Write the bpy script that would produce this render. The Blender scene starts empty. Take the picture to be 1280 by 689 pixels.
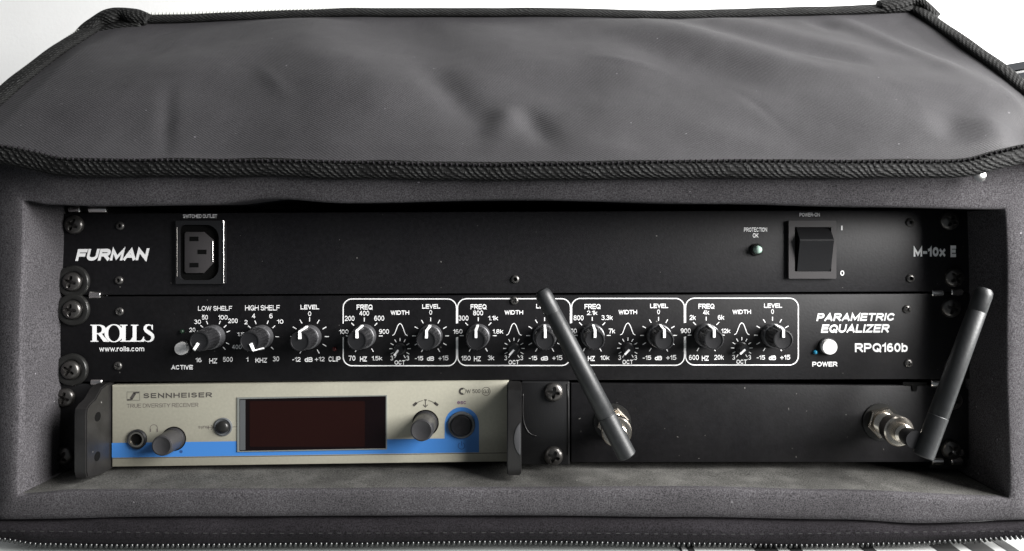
import bpy, bmesh, math, random
from mathutils import Vector, Matrix, noise
random.seed(7)
R = math.radians
sc = bpy.context.scene
COL = sc.collection

# ------------------------------------------------------------------ camera
F = 880.0            # focal length in pixels of a 1280 wide picture
D = 0.371            # metres from the lens to the plane of the rack panels
VX, VY = 662.0, 290.0  # where the panel normal through the lens meets the picture
CZ = 0.157           # lens height above the table
cam_d = bpy.data.cameras.new('camera')
cam = bpy.data.objects.new('camera', cam_d)
COL.objects.link(cam)
cam.location = (0, -D, CZ)
cam.rotation_euler = (R(90), 0, 0)
cam_d.sensor_width = 36
cam_d.lens = F / 1280 * 36
cam_d.shift_x = (640 - VX) / 1280
cam_d.shift_y = -(344.5 - VY) / 1280
cam_d.clip_start = 0.01
cam_d.clip_end = 50
sc.camera = cam

# ------------------------------------------------------------------ light
world = bpy.data.worlds.new('World')
sc.world = world
world.use_nodes = True
bg = world.node_tree.nodes['Background']
bg.inputs[0].default_value = (0.86, 0.93, 1.0, 1)
bg.inputs[1].default_value = 0.13


def area(name, loc, target, sx, sy, power, col):
    l = bpy.data.lights.new(name, 'AREA')
    l.shape = 'RECTANGLE'
    l.size, l.size_y = sx, sy
    l.energy = power
    l.color = col
    o = bpy.data.objects.new(name, l)
    COL.objects.link(o)
    o.location = loc
    d = Vector(target) - Vector(loc)
    o.rotation_euler = d.to_track_quat('-Z', 'Y').to_euler()
    return o


area('window_light', (0.88, -0.42, 0.50), (0.0, 0.0, 0.15), 0.62, 0.72, 58.0, (1.0, 0.985, 0.97))
area('wall_lid_fill', (0.35, 0.02, 1.25), (0.05, 0.2, 0.25), 0.7, 0.4, 3.5, (1.0, 0.98, 0.97))  # unseen overhead fill, added to brighten the wall and lid

sc.view_settings.view_transform = 'Standard'
sc.view_settings.look = 'None'
sc.view_settings.exposure = 0.0
sc.view_settings.gamma = 1.0
try:
    sc.cycles.max_bounces = 6
except Exception:
    pass


# ------------------------------------------------------------------ geometry helpers
def P(px, py, d=0.0):
    """world point seen at photo pixel (px, py), d metres in front of the panel plane"""
    k = (D - d) / F
    return Vector(((px - VX) * k, -d, CZ - (py - VY) * k))


MM = D / F           # metres per photo pixel on the panel plane
WORLD = {}


def mesh_from(bm, name, smooth=None):
    me = bpy.data.meshes.new(name)
    bm.normal_update()
    bm.to_mesh(me)
    bm.free()
    if smooth is not None and len(me.polygons):
        me.polygons.foreach_set('use_smooth', [True] * len(me.polygons))
        if smooth < 180:
            try:
                me.set_sharp_from_angle(angle=R(smooth))
            except Exception:
                pass
    return me


def put(name, data, mat, parent=None, loc=(0, 0, 0), kind=None, label=None, rot=None):
    """link one object; loc is in world space, parents are never rotated"""
    o = bpy.data.objects.new(name, data)
    COL.objects.link(o)
    if mat is not None and data is not None and len(data.materials) == 0:
        data.materials.append(mat)
    w = Vector(loc)
    if parent is not None:
        o.parent = parent
        o.location = w - WORLD[parent.name]
    else:
        o.location = w
    if rot is not None:
        o.rotation_euler = rot
    WORLD[o.name] = w
    if kind:
        o['kind'] = kind
    if label:
        o['label'] = label
    return o


def thing(name, label, cat, loc, group=None):
    o = bpy.data.objects.new(name, None)
    COL.objects.link(o)
    o.empty_display_size = 0.02
    o.location = loc
    WORLD[o.name] = Vector(loc)
    o['label'] = label
    o['category'] = cat
    if group:
        o['group'] = group
    return o


def shift(bm, loc):
    bmesh.ops.translate(bm, verts=bm.verts, vec=-Vector(loc))


def part(name, bm, mat, parent, at=None, smooth=30, kind=None, label=None):
    """bm holds world coordinates; the object's origin goes to at"""
    if at is None:
        n = max(1, len(bm.verts))
        at = sum((v.co for v in bm.verts), Vector()) / n
    shift(bm, at)
    return put(name, mesh_from(bm, name, smooth), mat, parent, at, kind, label)


def box(bm, x0, x1, y0, y1, z0, z1, bevel=0.0, seg=2):
    b2 = bmesh.new()
    bmesh.ops.create_cube(b2, size=1)
    for v in b2.verts:
        v.co = Vector(((x0 + x1) / 2 + v.co.x * (x1 - x0), (y0 + y1) / 2 + v.co.y * (y1 - y0), (z0 + z1) / 2 + v.co.z * (z1 - z0)))
    if bevel > 0:
        bmesh.ops.bevel(b2, geom=list(b2.edges), offset=bevel, segments=seg, affect='EDGES', profile=0.5)
    merge(bm, b2)


def merge(bm, b2):
    me = bpy.data.meshes.new('tmp')
    b2.to_mesh(me)
    b2.free()
    bm.from_mesh(me)
    bpy.data.meshes.remove(me)


def prism(bm, pts, y0, y1, bevel=0.0):
    """closed outline pts [(x,z)] extruded from y0 (front) to y1 (back)"""
    b2 = bmesh.new()
    a = [b2.verts.new((x, y0, z)) for x, z in pts]
    b = [b2.verts.new((x, y1, z)) for x, z in pts]
    n = len(pts)
    fr = b2.faces.new(a)
    b2.faces.new(list(reversed(b)))
    for i in range(n):
        j = (i + 1) % n
        b2.faces.new((a[j], a[i], b[i], b[j]))
    bmesh.ops.recalc_face_normals(b2, faces=b2.faces)
    if bevel > 0:
        ed = list(fr.edges)
        bmesh.ops.bevel(b2, geom=ed, offset=bevel, segments=2, affect='EDGES', profile=0.5)
    merge(bm, b2)


def lathe(bm, prof, seg=32, mtx=None, flute=None, cap0=False, cap1=True):
    """prof = [(radius, height)] about local +Z, then mtx"""
    b2 = bmesh.new()
    rings = []
    for k, (r, h) in enumerate(prof):
        ring = []
        for i in range(seg):
            a = 2 * math.pi * i / seg
            rr = r
            if flute and flute[0] <= k <= flute[1]:
                rr = r * (1 - flute[3] * (0.5 - 0.5 * math.cos(a * flute[2])))
            ring.append(b2.verts.new((rr * math.cos(a), rr * math.sin(a), h)))
        rings.append(ring)
    for k in range(len(rings) - 1):
        for i in range(seg):
            j = (i + 1) % seg
            b2.faces.new((rings[k][i], rings[k][j], rings[k + 1][j], rings[k + 1][i]))
    if cap0:
        b2.faces.new(list(reversed(rings[0])))
    if cap1:
        b2.faces.new(rings[-1])
    if mtx is not None:
        bmesh.ops.transform(b2, matrix=mtx, verts=b2.verts)
    merge(bm, b2)


OUT = Matrix.Rotation(R(90), 4, 'X')    # local +Z -> world -Y (towards the lens)


def toward(loc, rot=0.0):
    return Matrix.Translation(loc) @ OUT @ Matrix.Rotation(rot, 4, 'Z')


def ribbon_pts(path, w, closed=False):
    """flat ribbon outline along pixel path -> list of quads in pixel space"""
    n = len(path)
    L, Rr = [], []
    for i in range(n):
        if closed:
            a, b = path[(i - 1) % n], path[(i + 1) % n]
        else:
            a, b = path[max(0, i - 1)], path[min(n - 1, i + 1)]
        dx, dy = b[0] - a[0], b[1] - a[1]
        l = math.hypot(dx, dy) or 1
        nx, ny = -dy / l * w / 2, dx / l * w / 2
        L.append((path[i][0] + nx, path[i][1] + ny))
        Rr.append((path[i][0] - nx, path[i][1] - ny))
    return L, Rr


def add_ribbon(bm, path, w, d=0.00015, closed=False):
    L, Rr = ribbon_pts(path, w, closed)
    a = [bm.verts.new(P(x, y, d)) for x, y in L]
    b = [bm.verts.new(P(x, y, d)) for x, y in Rr]
    n = len(a)
    for i in range(n if closed else n - 1):
        j = (i + 1) % n
        f = bm.faces.new((a[i], a[j], b[j], b[i]))
        if f.calc_center_median().y is not None:
            f.normal_update()
            if f.normal.y > 0:
                f.normal_flip()


def arc(cx, cy, r, a0, a1, n=12, ry=None):
    ry = r if ry is None else ry
    return [(cx + r * math.sin(R(a0 + (a1 - a0) * i / n)), cy - ry * math.cos(R(a0 + (a1 - a0) * i / n))) for i in range(n + 1)]


def loops_mesh(loops):
    """filled 2D outlines (holes allowed) -> triangles [(verts2d), faces]"""
    cu = bpy.data.curves.new('outline', 'CURVE')
    cu.dimensions = '2D'
    cu.fill_mode = 'BOTH'
    for lp in loops:
        s = cu.splines.new('POLY')
        s.points.add(len(lp) - 1)
        for i, (x, y) in enumerate(lp):
            s.points[i].co = (x, y, 0, 1)
        s.use_cyclic_u = True
    ob = bpy.data.objects.new('outline', cu)
    COL.objects.link(ob)
    me = bpy.data.meshes.new_from_object(ob)
    bpy.data.objects.remove(ob)
    bpy.data.curves.remove(cu)
    return me


def E(cx, cy, rx, ry, a0, a1, n=None):
    n = n or max(4, int(abs(a1 - a0) / 18))
    return [(cx + rx * math.cos(R(a0 + (a1 - a0) * i / n)), cy + ry * math.sin(R(a0 + (a1 - a0) * i / n))) for i in range(n + 1)]


XH = 0.73
GLYPH = {
    'A': (.95, [[(0, 0), (.5, 1), (1, 0)], [(.2, .3), (.8, .3)]]),
    'B': (.88, [[(0, 0), (0, 1), (.6, 1)] + E(.6, .77, .36, .23, 90, -90) + [(0, .54)], [(.6, .54)] + E(.64, .27, .36, .27, 90, -90) + [(0, 0)]]),
    'C': (.93, [E(.5, .5, .5, .5, 42, 318)]),
    'D': (.92, [[(0, 0), (0, 1), (.4, 1)] + E(.45, .5, .55, .5, 90, -90) + [(.4, 0), (0, 0)]]),
    'E': (.80, [[(1, 1), (0, 1), (0, 0), (1, 0)], [(0, .52), (.92, .52)]]),
    'F': (.75, [[(1, 1), (0, 1), (0, 0)], [(0, .50), (.85, .50)]]),
    'G': (.97, [E(.5, .5, .5, .5, 42, 330) + [(1, .45), (.58, .45)], [(1, .4), (1, 0)]]),
    'H': (.90, [[(0, 0), (0, 1)], [(1, 0), (1, 1)], [(0, .52), (1, .52)]]),
    'I': (.0, [[(0, 0), (0, 1)]]),
    'K': (.92, [[(0, 0), (0, 1)], [(1, 1), (.04, .38)], [(.32, .56), (1, 0)]]),
    'L': (.74, [[(0, 1), (0, 0), (1, 0)]]),
    'M': (1.06, [[(0, 0), (0, 1), (.5, .12), (1, 1), (1, 0)]]),
    'N': (.90, [[(0, 0), (0, 1), (1, 0), (1, 1)]]),
    'O': (1.0, [E(.5, .5, .5, .5, 0, 360, 28)]),
    'P': (.83, [[(0, 0), (0, 1), (.6, 1)] + E(.62, .72, .38, .28, 90, -90) + [(0, .44)]]),
    'Q': (1.0, [E(.5, .5, .5, .5, 0, 360, 28), [(.6, .28), (.98, -.04)]]),
    'R': (.90, [[(0, 0), (0, 1), (.6, 1)] + E(.62, .74, .36, .26, 90, -90) + [(0, .48)], [(.50, .46), (.98, 0)]]),
    'S': (.84, [E(.5, .765, .46, .235, 30, 262) + E(.5, .265, .5, .265, 84, -150)]),
    'T': (.80, [[(0, 1), (1, 1)], [(.5, 1), (.5, 0)]]),
    'U': (.90, [[(0, 1), (0, .4)] + E(.5, .38, .5, .38, 180, 360) + [(1, 1)]]),
    'V': (.88, [[(0, 1), (.5, 0), (1, 1)]]),
    'W': (1.25, [[(0, 1), (.25, 0), (.5, .95), (.75, 0), (1, 1)]]),
    'X': (.88, [[(0, 0), (1, 1)], [(0, 1), (1, 0)]]),
    'Y': (.88, [[(0, 1), (.5, .42), (1, 1)], [(.5, .42), (.5, 0)]]),
    'Z': (.80, [[(0, 1), (1, 1), (0, 0), (1, 0)]]),
    '0': (.66, [E(.5, .5, .5, .5, 0, 360, 26)]),
    '1': (.30, [[(0, .78), (.6, .84), (1, 1), (1, 0)]]),
    '2': (.66, [E(.5, .70, .48, .30, 165, -35) + [(.05, .06), (0, 0), (1, 0)]]),
    '3': (.66, [E(.46, .77, .46, .23, 140, -80) , E(.46, .27, .54, .27, 85, -140)]),
    '4': (.68, [[(1, .28), (0, .28), (.68, 1), (.72, 1), (.72, 0)]]),
    '5': (.66, [[(.92, 1), (.12, 1), (.06, .54)] + E(.46, .33, .54, .33, 100, -140)]),
    '6': (.66, [E(.52, .5, .52, .5, 62, 180) + E(.5, .30, .5, .30, 180, 520)]),
    '7': (.66, [[(0, 1), (1, 1), (.62, .5), (.4, 0)]]),
    '8': (.66, [E(.5, .775, .43, .225, 0, 360), E(.5, .27, .5, .27, 0, 360)]),
    '9': (.66, [E(.48, .5, .52, .5, 242, 360) + E(.5, .70, .5, .30, 0, 340)]),
    '-': (.34, [[(0, .4), (1, .4)]]),
    '+': (.62, [[(0, .4), (1, .4)], [(.5, .05), (.5, .75)]]),
    '.': (.0, [[(0, 0), (0, .005)]]),
    'a': (.6, [E(.5, XH * .5, .5, XH * .5, 0, 360), [(1, 0), (1, XH)]]),
    'b': (.64, [[(0, 0), (0, 1)], E(.5, XH * .5, .5, XH * .5, 0, 360)]),
    'c': (.6, [E(.5, XH * .5, .5, XH * .5, 45, 315)]),
    'd': (.64, [[(1, 0), (1, 1)], E(.5, XH * .5, .5, XH * .5, 0, 360)]),
    'e': (.62, [[(.05, XH * .5), (1, XH * .5)] + E(.5, XH * .5, .5, XH * .5, 0, 315)]),
    'k': (.60, [[(0, 0), (0, 1)], [(.95, XH), (.02, .28)], [(.35, .42), (1, 0)]]),
    'l': (.0, [[(0, 0), (0, 1)]]),
    'm': (1.0, [[(0, 0), (0, XH)], [(0, XH * .7)] + E(.25, XH * .7, .25, XH * .3, 180, 0) + [(.5, 0)], [(.5, XH * .7)] + E(.75, XH * .7, .25, XH * .3, 180, 0) + [(1, 0)]]),
    'n': (.58, [[(0, 0), (0, XH)], [(0, XH * .65)] + E(.5, XH * .65, .5, XH * .35, 180, 0) + [(1, 0)]]),
    'o': (.64, [E(.5, XH * .5, .5, XH * .5, 0, 360)]),
    'r': (.34, [[(0, 0), (0, XH)], [(0, XH * .6), (.4, XH * .93), (1, XH)]]),
    's': (.56, [E(.5, XH * .76, .46, XH * .24, 20, 262) + E(.5, XH * .26, .5, XH * .26, 84, -160)]),
    'w': (.95, [[(0, XH), (.25, 0), (.5, XH * .95), (.75, 0), (1, XH)]]),
    'x': (.6, [[(0, 0), (1, XH)], [(0, XH), (1, 0)]]),
    'y': (.6, [[(0, XH), (.5, 0)], [(1, XH), (.4, -.25), (.1, -.27)]]),
}


def stroke_poly(pts, w, closed=False):
    """mitred outline of a polyline with square ends -> two rails"""
    n = len(pts)
    if closed:
        pts = pts[:-1]
        n -= 1
    else:
        def ext(a, b):
            l = math.hypot(a[0] - b[0], a[1] - b[1]) or 1
            return (a[0] + (a[0] - b[0]) / l * w / 2, a[1] + (a[1] - b[1]) / l * w / 2)
        pts = [ext(pts[0], pts[1])] + list(pts[1:-1]) + [ext(pts[-1], pts[-2])]
    L, Q = [], []
    for i in range(n):
        p = pts[i]
        a = pts[i - 1] if (i or closed) else None
        b = pts[(i + 1) % n] if (i < n - 1 or closed) else None
        def nrm(u, v):
            l = math.hypot(v[0] - u[0], v[1] - u[1]) or 1e-9
            return (-(v[1] - u[1]) / l, (v[0] - u[0]) / l)
        if a is None:
            m = nrm(p, b)
            k = 1
        elif b is None:
            m = nrm(a, p)
            k = 1
        else:
            n1, n2 = nrm(a, p), nrm(p, b)
            m = (n1[0] + n2[0], n1[1] + n2[1])
            l = math.hypot(*m)
            if l < 0.25:
                m, k = n1, 1
            else:
                m = (m[0] / l, m[1] / l)
                k = min(2.3, 1 / max(0.2, m[0] * n1[0] + m[1] * n1[1]))
        L.append((p[0] + m[0] * w / 2 * k, p[1] + m[1] * w / 2 * k))
        Q.append((p[0] - m[0] * w / 2 * k, p[1] - m[1] * w / 2 * k))
    return L, Q


def text_mesh(s, bold=0.0, spacing=1.0, shear=0.0, res=3):
    """plain grotesque letters built from strokes; bold = stroke weight in cap heights"""
    wt = bold
    V, Fc = [], []
    x = 0.0
    lay = 0
    for ch in s:
        if ch == ' ':
            x += 0.42
            continue
        g = GLYPH[ch]
        W = g[0]
        for pl in g[1]:
            pts = []
            for u, v in pl:
                pts.append((x + wt / 2 + u * W, wt / 2 + v * (1 - wt)))
            closed = math.hypot(pl[0][0] - pl[-1][0], pl[0][1] - pl[-1][1]) < 1e-6 and len(pl) > 8
            L, Q = stroke_poly(pts, wt, closed)
            o = len(V)
            n = len(L)
            z = (lay % 7) * 0.0000022
            lay += 1
            for q, a in enumerate(L + Q):
                V.append((a[0] + a[1] * shear, a[1], z + (q % n) * 0.00000006))
            for i in range(n if closed else n - 1):
                j = (i + 1) % n
                Fc.append((o + i, o + n + i, o + n + j, o + j))
        x += W + wt + 0.13 * spacing
    me = bpy.data.meshes.new('print')
    me.from_pydata(V, [], Fc)
    return me


def fit_print(me, x0, y0, x1, y1, d, tilt, name, mat, parent):
    """stretch a flat mesh onto a pixel box on a panel"""
    xs = [v.co.x for v in me.vertices]
    ys = [v.co.y for v in me.vertices]
    a, b, c, e = min(xs), max(xs), min(ys), max(ys)
    mid = (x0 + x1) / 2
    pts = []
    for v in me.vertices:
        u = (v.co.x - a) / (b - a)
        w = (v.co.y - c) / ((e - c) or 1)
        x = x0 + (x1 - x0) * u
        y = y1 + (y0 - y1) * w - (x - mid) * tilt
        pts.append(P(x, y, d + v.co.z))
    at = P(mid, (y0 + y1) / 2, d)
    for v, p in zip(me.vertices, pts):
        v.co = p - at
    me.update()
    me.name = name
    return put(name, me, mat, parent, at)


def lettering(s, x0, y0, x1, y1, mat, parent, d=0.00004, bold=0.17, spacing=1.0, shear=0.0, tilt=0.004, res=3):
    me = text_mesh(s, bold, spacing, shear, res)
    return fit_print(me, x0, y0, x1, y1, d, tilt, 'lettering', mat, parent)


# ------------------------------------------------------------------ materials
def mat(name, col, rough=0.5, metal=0.0, var=0.0, vscale=200.0, bump=0.0, bscale=400.0, spec=0.5, col2=None, detail=3.0, sheen=0.0, dust=0.0):
    m = bpy.data.materials.new(name)
    m.use_nodes = True
    nt = m.node_tree
    b = nt.nodes['Principled BSDF']
    b.inputs['Base Color'].default_value = (*col, 1)
    b.inputs['Roughness'].default_value = rough
    b.inputs['Metallic'].default_value = metal
    b.inputs['Specular IOR Level'].default_value = spec
    if sheen:
        b.inputs['Sheen Weight'].default_value = sheen
        b.inputs['Sheen Roughness'].default_value = 0.5
    tc = nt.nodes.new('ShaderNodeTexCoord')
    if var > 0:
        n = nt.nodes.new('ShaderNodeTexNoise')
        n.inputs['Scale'].default_value = vscale
        n.inputs['Detail'].default_value = detail
        nt.links.new(tc.outputs['Object'], n.inputs['Vector'])
        r = nt.nodes.new('ShaderNodeValToRGB')
        lo = tuple(c * (1 - var) for c in col)
        hi = col2 if col2 else tuple(min(1, c * (1 + var)) for c in col)
        r.color_ramp.elements[0].position = 0.3
        r.color_ramp.elements[1].position = 0.7
        r.color_ramp.elements[0].color = (*lo, 1)
        r.color_ramp.elements[1].color = (*hi, 1)
        nt.links.new(n.outputs['Fac'], r.inputs['Fac'])
        nt.links.new(r.outputs['Color'], b.inputs['Base Color'])
    if dust > 0:
        cs = b.inputs['Base Color'].links[0].from_socket
        dn = nt.nodes.new('ShaderNodeTexNoise')
        dn.inputs['Scale'].default_value = 520
        dn.inputs['Detail'].default_value = 0
        nt.links.new(tc.outputs['Object'], dn.inputs['Vector'])
        film = nt.nodes.new('ShaderNodeTexNoise')
        film.inputs['Scale'].default_value = 14
        film.inputs['Detail'].default_value = 6
        film.inputs['Roughness'].default_value = 0.7
        nt.links.new(tc.outputs['Object'], film.inputs['Vector'])
        mr = nt.nodes.new('ShaderNodeMapRange')
        mr.inputs['From Min'].default_value = 0.86
        mr.inputs['From Max'].default_value = 0.90
        mr.inputs['To Max'].default_value = dust
        nt.links.new(dn.outputs['Fac'], mr.inputs['Value'])
        m2 = nt.nodes.new('ShaderNodeMapRange')
        m2.inputs['From Min'].default_value = 0.45
        m2.inputs['From Max'].default_value = 0.8
        m2.inputs['To Max'].default_value = dust * 0.05
        nt.links.new(film.outputs['Fac'], m2.inputs['Value'])
        ad = nt.nodes.new('ShaderNodeMath')
        ad.operation = 'ADD'
        nt.links.new(mr.outputs['Result'], ad.inputs[0])
        nt.links.new(m2.outputs['Result'], ad.inputs[1])
        mx = nt.nodes.new('ShaderNodeMix')
        mx.data_type = 'RGBA'
        nt.links.new(ad.outputs[0], mx.inputs[0])
        nt.links.new(cs, mx.inputs[6])
        mx.inputs[7].default_value = (0.32, 0.31, 0.29, 1)
        nt.links.new(mx.outputs[2], b.inputs['Base Color'])
    if bump > 0:
        n2 = nt.nodes.new('ShaderNodeTexNoise')
        n2.inputs['Scale'].default_value = bscale
        n2.inputs['Detail'].default_value = 2
        nt.links.new(tc.outputs['Object'], n2.inputs['Vector'])
        bp = nt.nodes.new('ShaderNodeBump')
        bp.inputs['Strength'].default_value = bump
        bp.inputs['Distance'].default_value = 0.0004
        nt.links.new(n2.outputs['Fac'], bp.inputs['Height'])
        nt.links.new(bp.outputs['Normal'], b.inputs['Normal'])
    return m


def cloth_mat(name, col, twill=1500.0, speck=0.5, lint=0.0, rough=0.75, cloud=0.25, spec=0.3, weave=0.35, dusty=0.0):
    """woven cloth: cloudy wear, fine yarn speckle, twill relief and stray lint"""
    m = bpy.data.materials.new(name)
    m.use_nodes = True
    nt = m.node_tree
    N, Lk = nt.nodes, nt.links
    b = N['Principled BSDF']
    b.inputs['Roughness'].default_value = rough
    b.inputs['Specular IOR Level'].default_value = spec
    tc = N.new('ShaderNodeTexCoord')
    def noi(scale, det=2.0):
        n = N.new('ShaderNodeTexNoise')
        n.inputs['Scale'].default_value = scale
        n.inputs['Detail'].default_value = det
        Lk.new(tc.outputs['Object'], n.inputs['Vector'])
        return n
    def mr(src, a, bb, c, d_):
        k = N.new('ShaderNodeMapRange')
        k.inputs['From Min'].default_value = a
        k.inputs['From Max'].default_value = bb
        k.inputs['To Min'].default_value = c
        k.inputs['To Max'].default_value = d_
        Lk.new(src, k.inputs['Value'])
        return k.outputs['Result']
    def mul(a, bb, op='MULTIPLY'):
        k = N.new('ShaderNodeMath')
        k.operation = op
        Lk.new(a, k.inputs[0])
        Lk.new(bb, k.inputs[1])
        return k.outputs[0]
    fine = noi(1700, 1.0)
    cl = noi(16, 4.0)
    f1 = mr(fine.outputs['Fac'], 0.3, 0.7, 1 - speck, 1 + speck * 1.3)
    f2 = mr(cl.outputs['Fac'], 0.35, 0.65, 1 - cloud, 1 + cloud)
    v = mul(f1, f2)
    lintn = noi(520, 0.0)
    l1 = mr(lintn.outputs['Fac'], 0.872, 0.92, 0.0, 3.0 if lint else 0.0)
    v = mul(v, mul(l1, f2), 'ADD') if lint else v
    if dusty:
        dn = noi(70, 7.0)
        dd = mr(dn.outputs['Fac'], 0.45, 0.7, 0.0, dusty)
        v = mul(v, dd, 'ADD')
    cc = N.new('ShaderNodeVectorMath')
    cc.operation = 'SCALE'
    cc.inputs[0].default_value = col
    Lk.new(v, cc.inputs['Scale'])
    Lk.new(cc.outputs[0], b.inputs['Base Color'])
    w = N.new('ShaderNodeTexWave')
    w.bands_direction = 'DIAGONAL'
    w.inputs['Scale'].default_value = twill / 6.28
    w.inputs['Distortion'].default_value = 0.6
    Lk.new(tc.outputs['Object'], w.inputs['Vector'])
    s = mul(w.outputs['Fac'], fine.outputs['Fac'], 'ADD')
    bp = N.new('ShaderNodeBump')
    bp.inputs['Strength'].default_value = weave
    bp.inputs['Distance'].default_value = 0.0003
    Lk.new(s, bp.inputs['Height'])
    Lk.new(bp.outputs['Normal'], b.inputs['Normal'])
    return m


def tape_mat(name, col):
    """herringbone webbing: UV x runs along the tape in metres, y across it 0..1"""
    m = bpy.data.materials.new(name)
    m.use_nodes = True
    nt = m.node_tree
    N, Lk = nt.nodes, nt.links
    b = N['Principled BSDF']
    b.inputs['Roughness'].default_value = 0.7
    b.inputs['Specular IOR Level'].default_value = 0.15
    uv = N.new('ShaderNodeTexCoord')
    sep = N.new('ShaderNodeSeparateXYZ')
    Lk.new(uv.outputs['UV'], sep.inputs[0])
    def M(op, a, bb=None, v=None):
        k = N.new('ShaderNodeMath')
        k.operation = op
        Lk.new(a, k.inputs[0])
        if bb is not None:
            Lk.new(bb, k.inputs[1])
        if v is not None:
            k.inputs[1].default_value = v
        return k.outputs[0]
    rows = M('MULTIPLY', sep.outputs['Y'], v=1.6)
    tri = M('PINGPONG', rows, v=0.8)
    along = M('MULTIPLY', sep.outputs['X'], v=290.0)
    ph = M('ADD', along, M('MULTIPLY', sep.outputs['Y'], v=5.0))
    wob = N.new('ShaderNodeTexNoise')
    wob.inputs['Scale'].default_value = 60
    Lk.new(uv.outputs['Object'], wob.inputs['Vector'])
    ph = M('ADD', ph, M('MULTIPLY', wob.outputs['Fac'], v=2.4))
    s1 = M('SINE', M('MULTIPLY', ph, v=6.283))
    thr = M('MULTIPLY', sep.outputs['Y'], v=60.0)
    s2 = M('SINE', thr)
    prod = M('MULTIPLY', M('ADD', s1, v=1.0), M('ADD', M('MULTIPLY', s2, v=0.35), v=0.65))
    fine = N.new('ShaderNodeTexNoise')
    fine.inputs['Scale'].default_value = 900
    Lk.new(uv.outputs['Object'], fine.inputs['Vector'])
    big = N.new('ShaderNodeTexNoise')
    big.inputs['Scale'].default_value = 190
    Lk.new(uv.outputs['Object'], big.inputs['Vector'])
    h = M('MULTIPLY', prod, M('MULTIPLY', M('POWER', fine.outputs['Fac'], v=1.5), M('POWER', big.outputs['Fac'], v=1.3)))
    h = M('MULTIPLY', h, v=2.4)
    r = N.new('ShaderNodeValToRGB')
    r.color_ramp.elements[0].position = 0.12
    r.color_ramp.elements[1].position = 0.75
    r.color_ramp.elements[0].color = (col[0] * 0.55, col[1] * 0.55, col[2] * 0.55, 1)
    r.color_ramp.elements[1].color = (col[0] * 4.6, col[1] * 4.6, col[2] * 4.6, 1)  # rib tops painted paler to carry the thread highlights
    Lk.new(h, r.inputs['Fac'])
    Lk.new(r.outputs['Color'], b.inputs['Base Color'])
    bp = N.new('ShaderNodeBump')
    bp.inputs['Strength'].default_value = 0.9
    bp.inputs['Distance'].default_value = 0.0007
    Lk.new(h, bp.inputs['Height'])
    Lk.new(bp.outputs['Normal'], b.inputs['Normal'])
    return m


M_wall = mat('white_wall', (0.70, 0.705, 0.70), 0.9, var=0.015, vscale=30, bump=0.25, bscale=260)
M_table = mat('pale_table', (0.36, 0.38, 0.37), 0.5, var=0.08, vscale=60)
M_nylon = cloth_mat('grey_nylon_lining', (0.0295, 0.0286, 0.0308), twill=2000, speck=0.2, rough=0.62, cloud=0.08, spec=0.22, weave=0.32, lint=1)
M_cloth = cloth_mat('charcoal_padded_cloth', (0.055, 0.0525, 0.056), twill=9000, speck=0.5, rough=1.0, cloud=0.16, spec=0.06, weave=0.38, lint=1)
M_wallcloth = cloth_mat('charcoal_liner_cloth', (0.068, 0.067, 0.063), twill=9000, speck=0.5, rough=1.0, cloud=0.16, spec=0.06, weave=0.38, lint=1, dusty=0.55)
M_flap = cloth_mat('dark_flap_cloth', (0.012, 0.011, 0.0125), twill=5000, speck=0.6, rough=0.95, cloud=0.2, weave=0.4, spec=0.08)
M_tape = tape_mat('herringbone_tape', (0.0050, 0.0051, 0.0050))
M_tape0 = mat('dark_thread', (0.03, 0.03, 0.03), 0.8, spec=0.1)
M_zip = mat('dark_zip_coil', (0.012, 0.013, 0.013), 0.28, spec=0.7)
M_zipl = mat('pale_zip_coil', (0.35, 0.36, 0.33), 0.4)
M_panel = mat('black_satin_panel', (0.0090, 0.0087, 0.0100), 0.46, var=0.25, vscale=500, bump=0.12, bscale=900, spec=0.22, dust=0.4)
M_panel2 = mat('black_matte_panel', (0.0050, 0.0048, 0.0056), 0.5, var=0.25, vscale=400, bump=0.14, bscale=800, spec=0.22, dust=0.4)
M_steel = mat('black_powder_steel', (0.0075, 0.0075, 0.008), 0.42, bump=0.2, bscale=1500, spec=0.4)
M_handle = mat('black_anodised_handle', (0.011, 0.0105, 0.0105), 0.38, var=0.3, vscale=120, bump=0.08, bscale=900, spec=0.5, dust=0.4)
M_knob = mat('black_knob_plastic', (0.011, 0.011, 0.012), 0.36, bump=0.12, bscale=1600, spec=0.5)
M_knobside = mat('grey_knob_skirt', (0.10, 0.10, 0.105), 0.34, metal=0.4)
M_white = mat('white_print', (0.84, 0.84, 0.84), 0.6)
M_point = mat('white_pointer', (0.90, 0.90, 0.90), 0.5)
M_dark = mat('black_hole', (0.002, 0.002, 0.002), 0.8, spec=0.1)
M_screw = mat('blackened_screw', (0.11, 0.105, 0.10), 0.32, metal=0.85, bump=0.1, bscale=1500)
M_washer = mat('black_washer', (0.022, 0.022, 0.021), 0.33, metal=0.4)
M_nsmall = mat('worn_small_screw', (0.13, 0.125, 0.12), 0.32, metal=0.8)
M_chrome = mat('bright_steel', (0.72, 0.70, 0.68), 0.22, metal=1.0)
M_nickel = mat('nickel_plating', (0.62, 0.57, 0.50), 0.22, metal=1.0, bump=0.05, bscale=500)
M_rubber = mat('black_antenna_rubber', (0.013, 0.014, 0.015), 0.46, bump=0.15, bscale=700, spec=0.45, var=0.2, vscale=300, dust=0.3)
M_champ = mat('champagne_faceplate', (0.44, 0.425, 0.345), 0.42, metal=0.25, var=0.05, vscale=700, bump=0.05, bscale=1500)
M_blue = mat('blue_print', (0.045, 0.185, 0.50), 0.5)
M_greyprint = mat('grey_print', (0.06, 0.055, 0.05), 0.6)
M_dimprint = mat('dim_grey_print', (0.12, 0.105, 0.095), 0.6)
M_purple = mat('purple_print', (0.16, 0.07, 0.16), 0.6)
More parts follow.
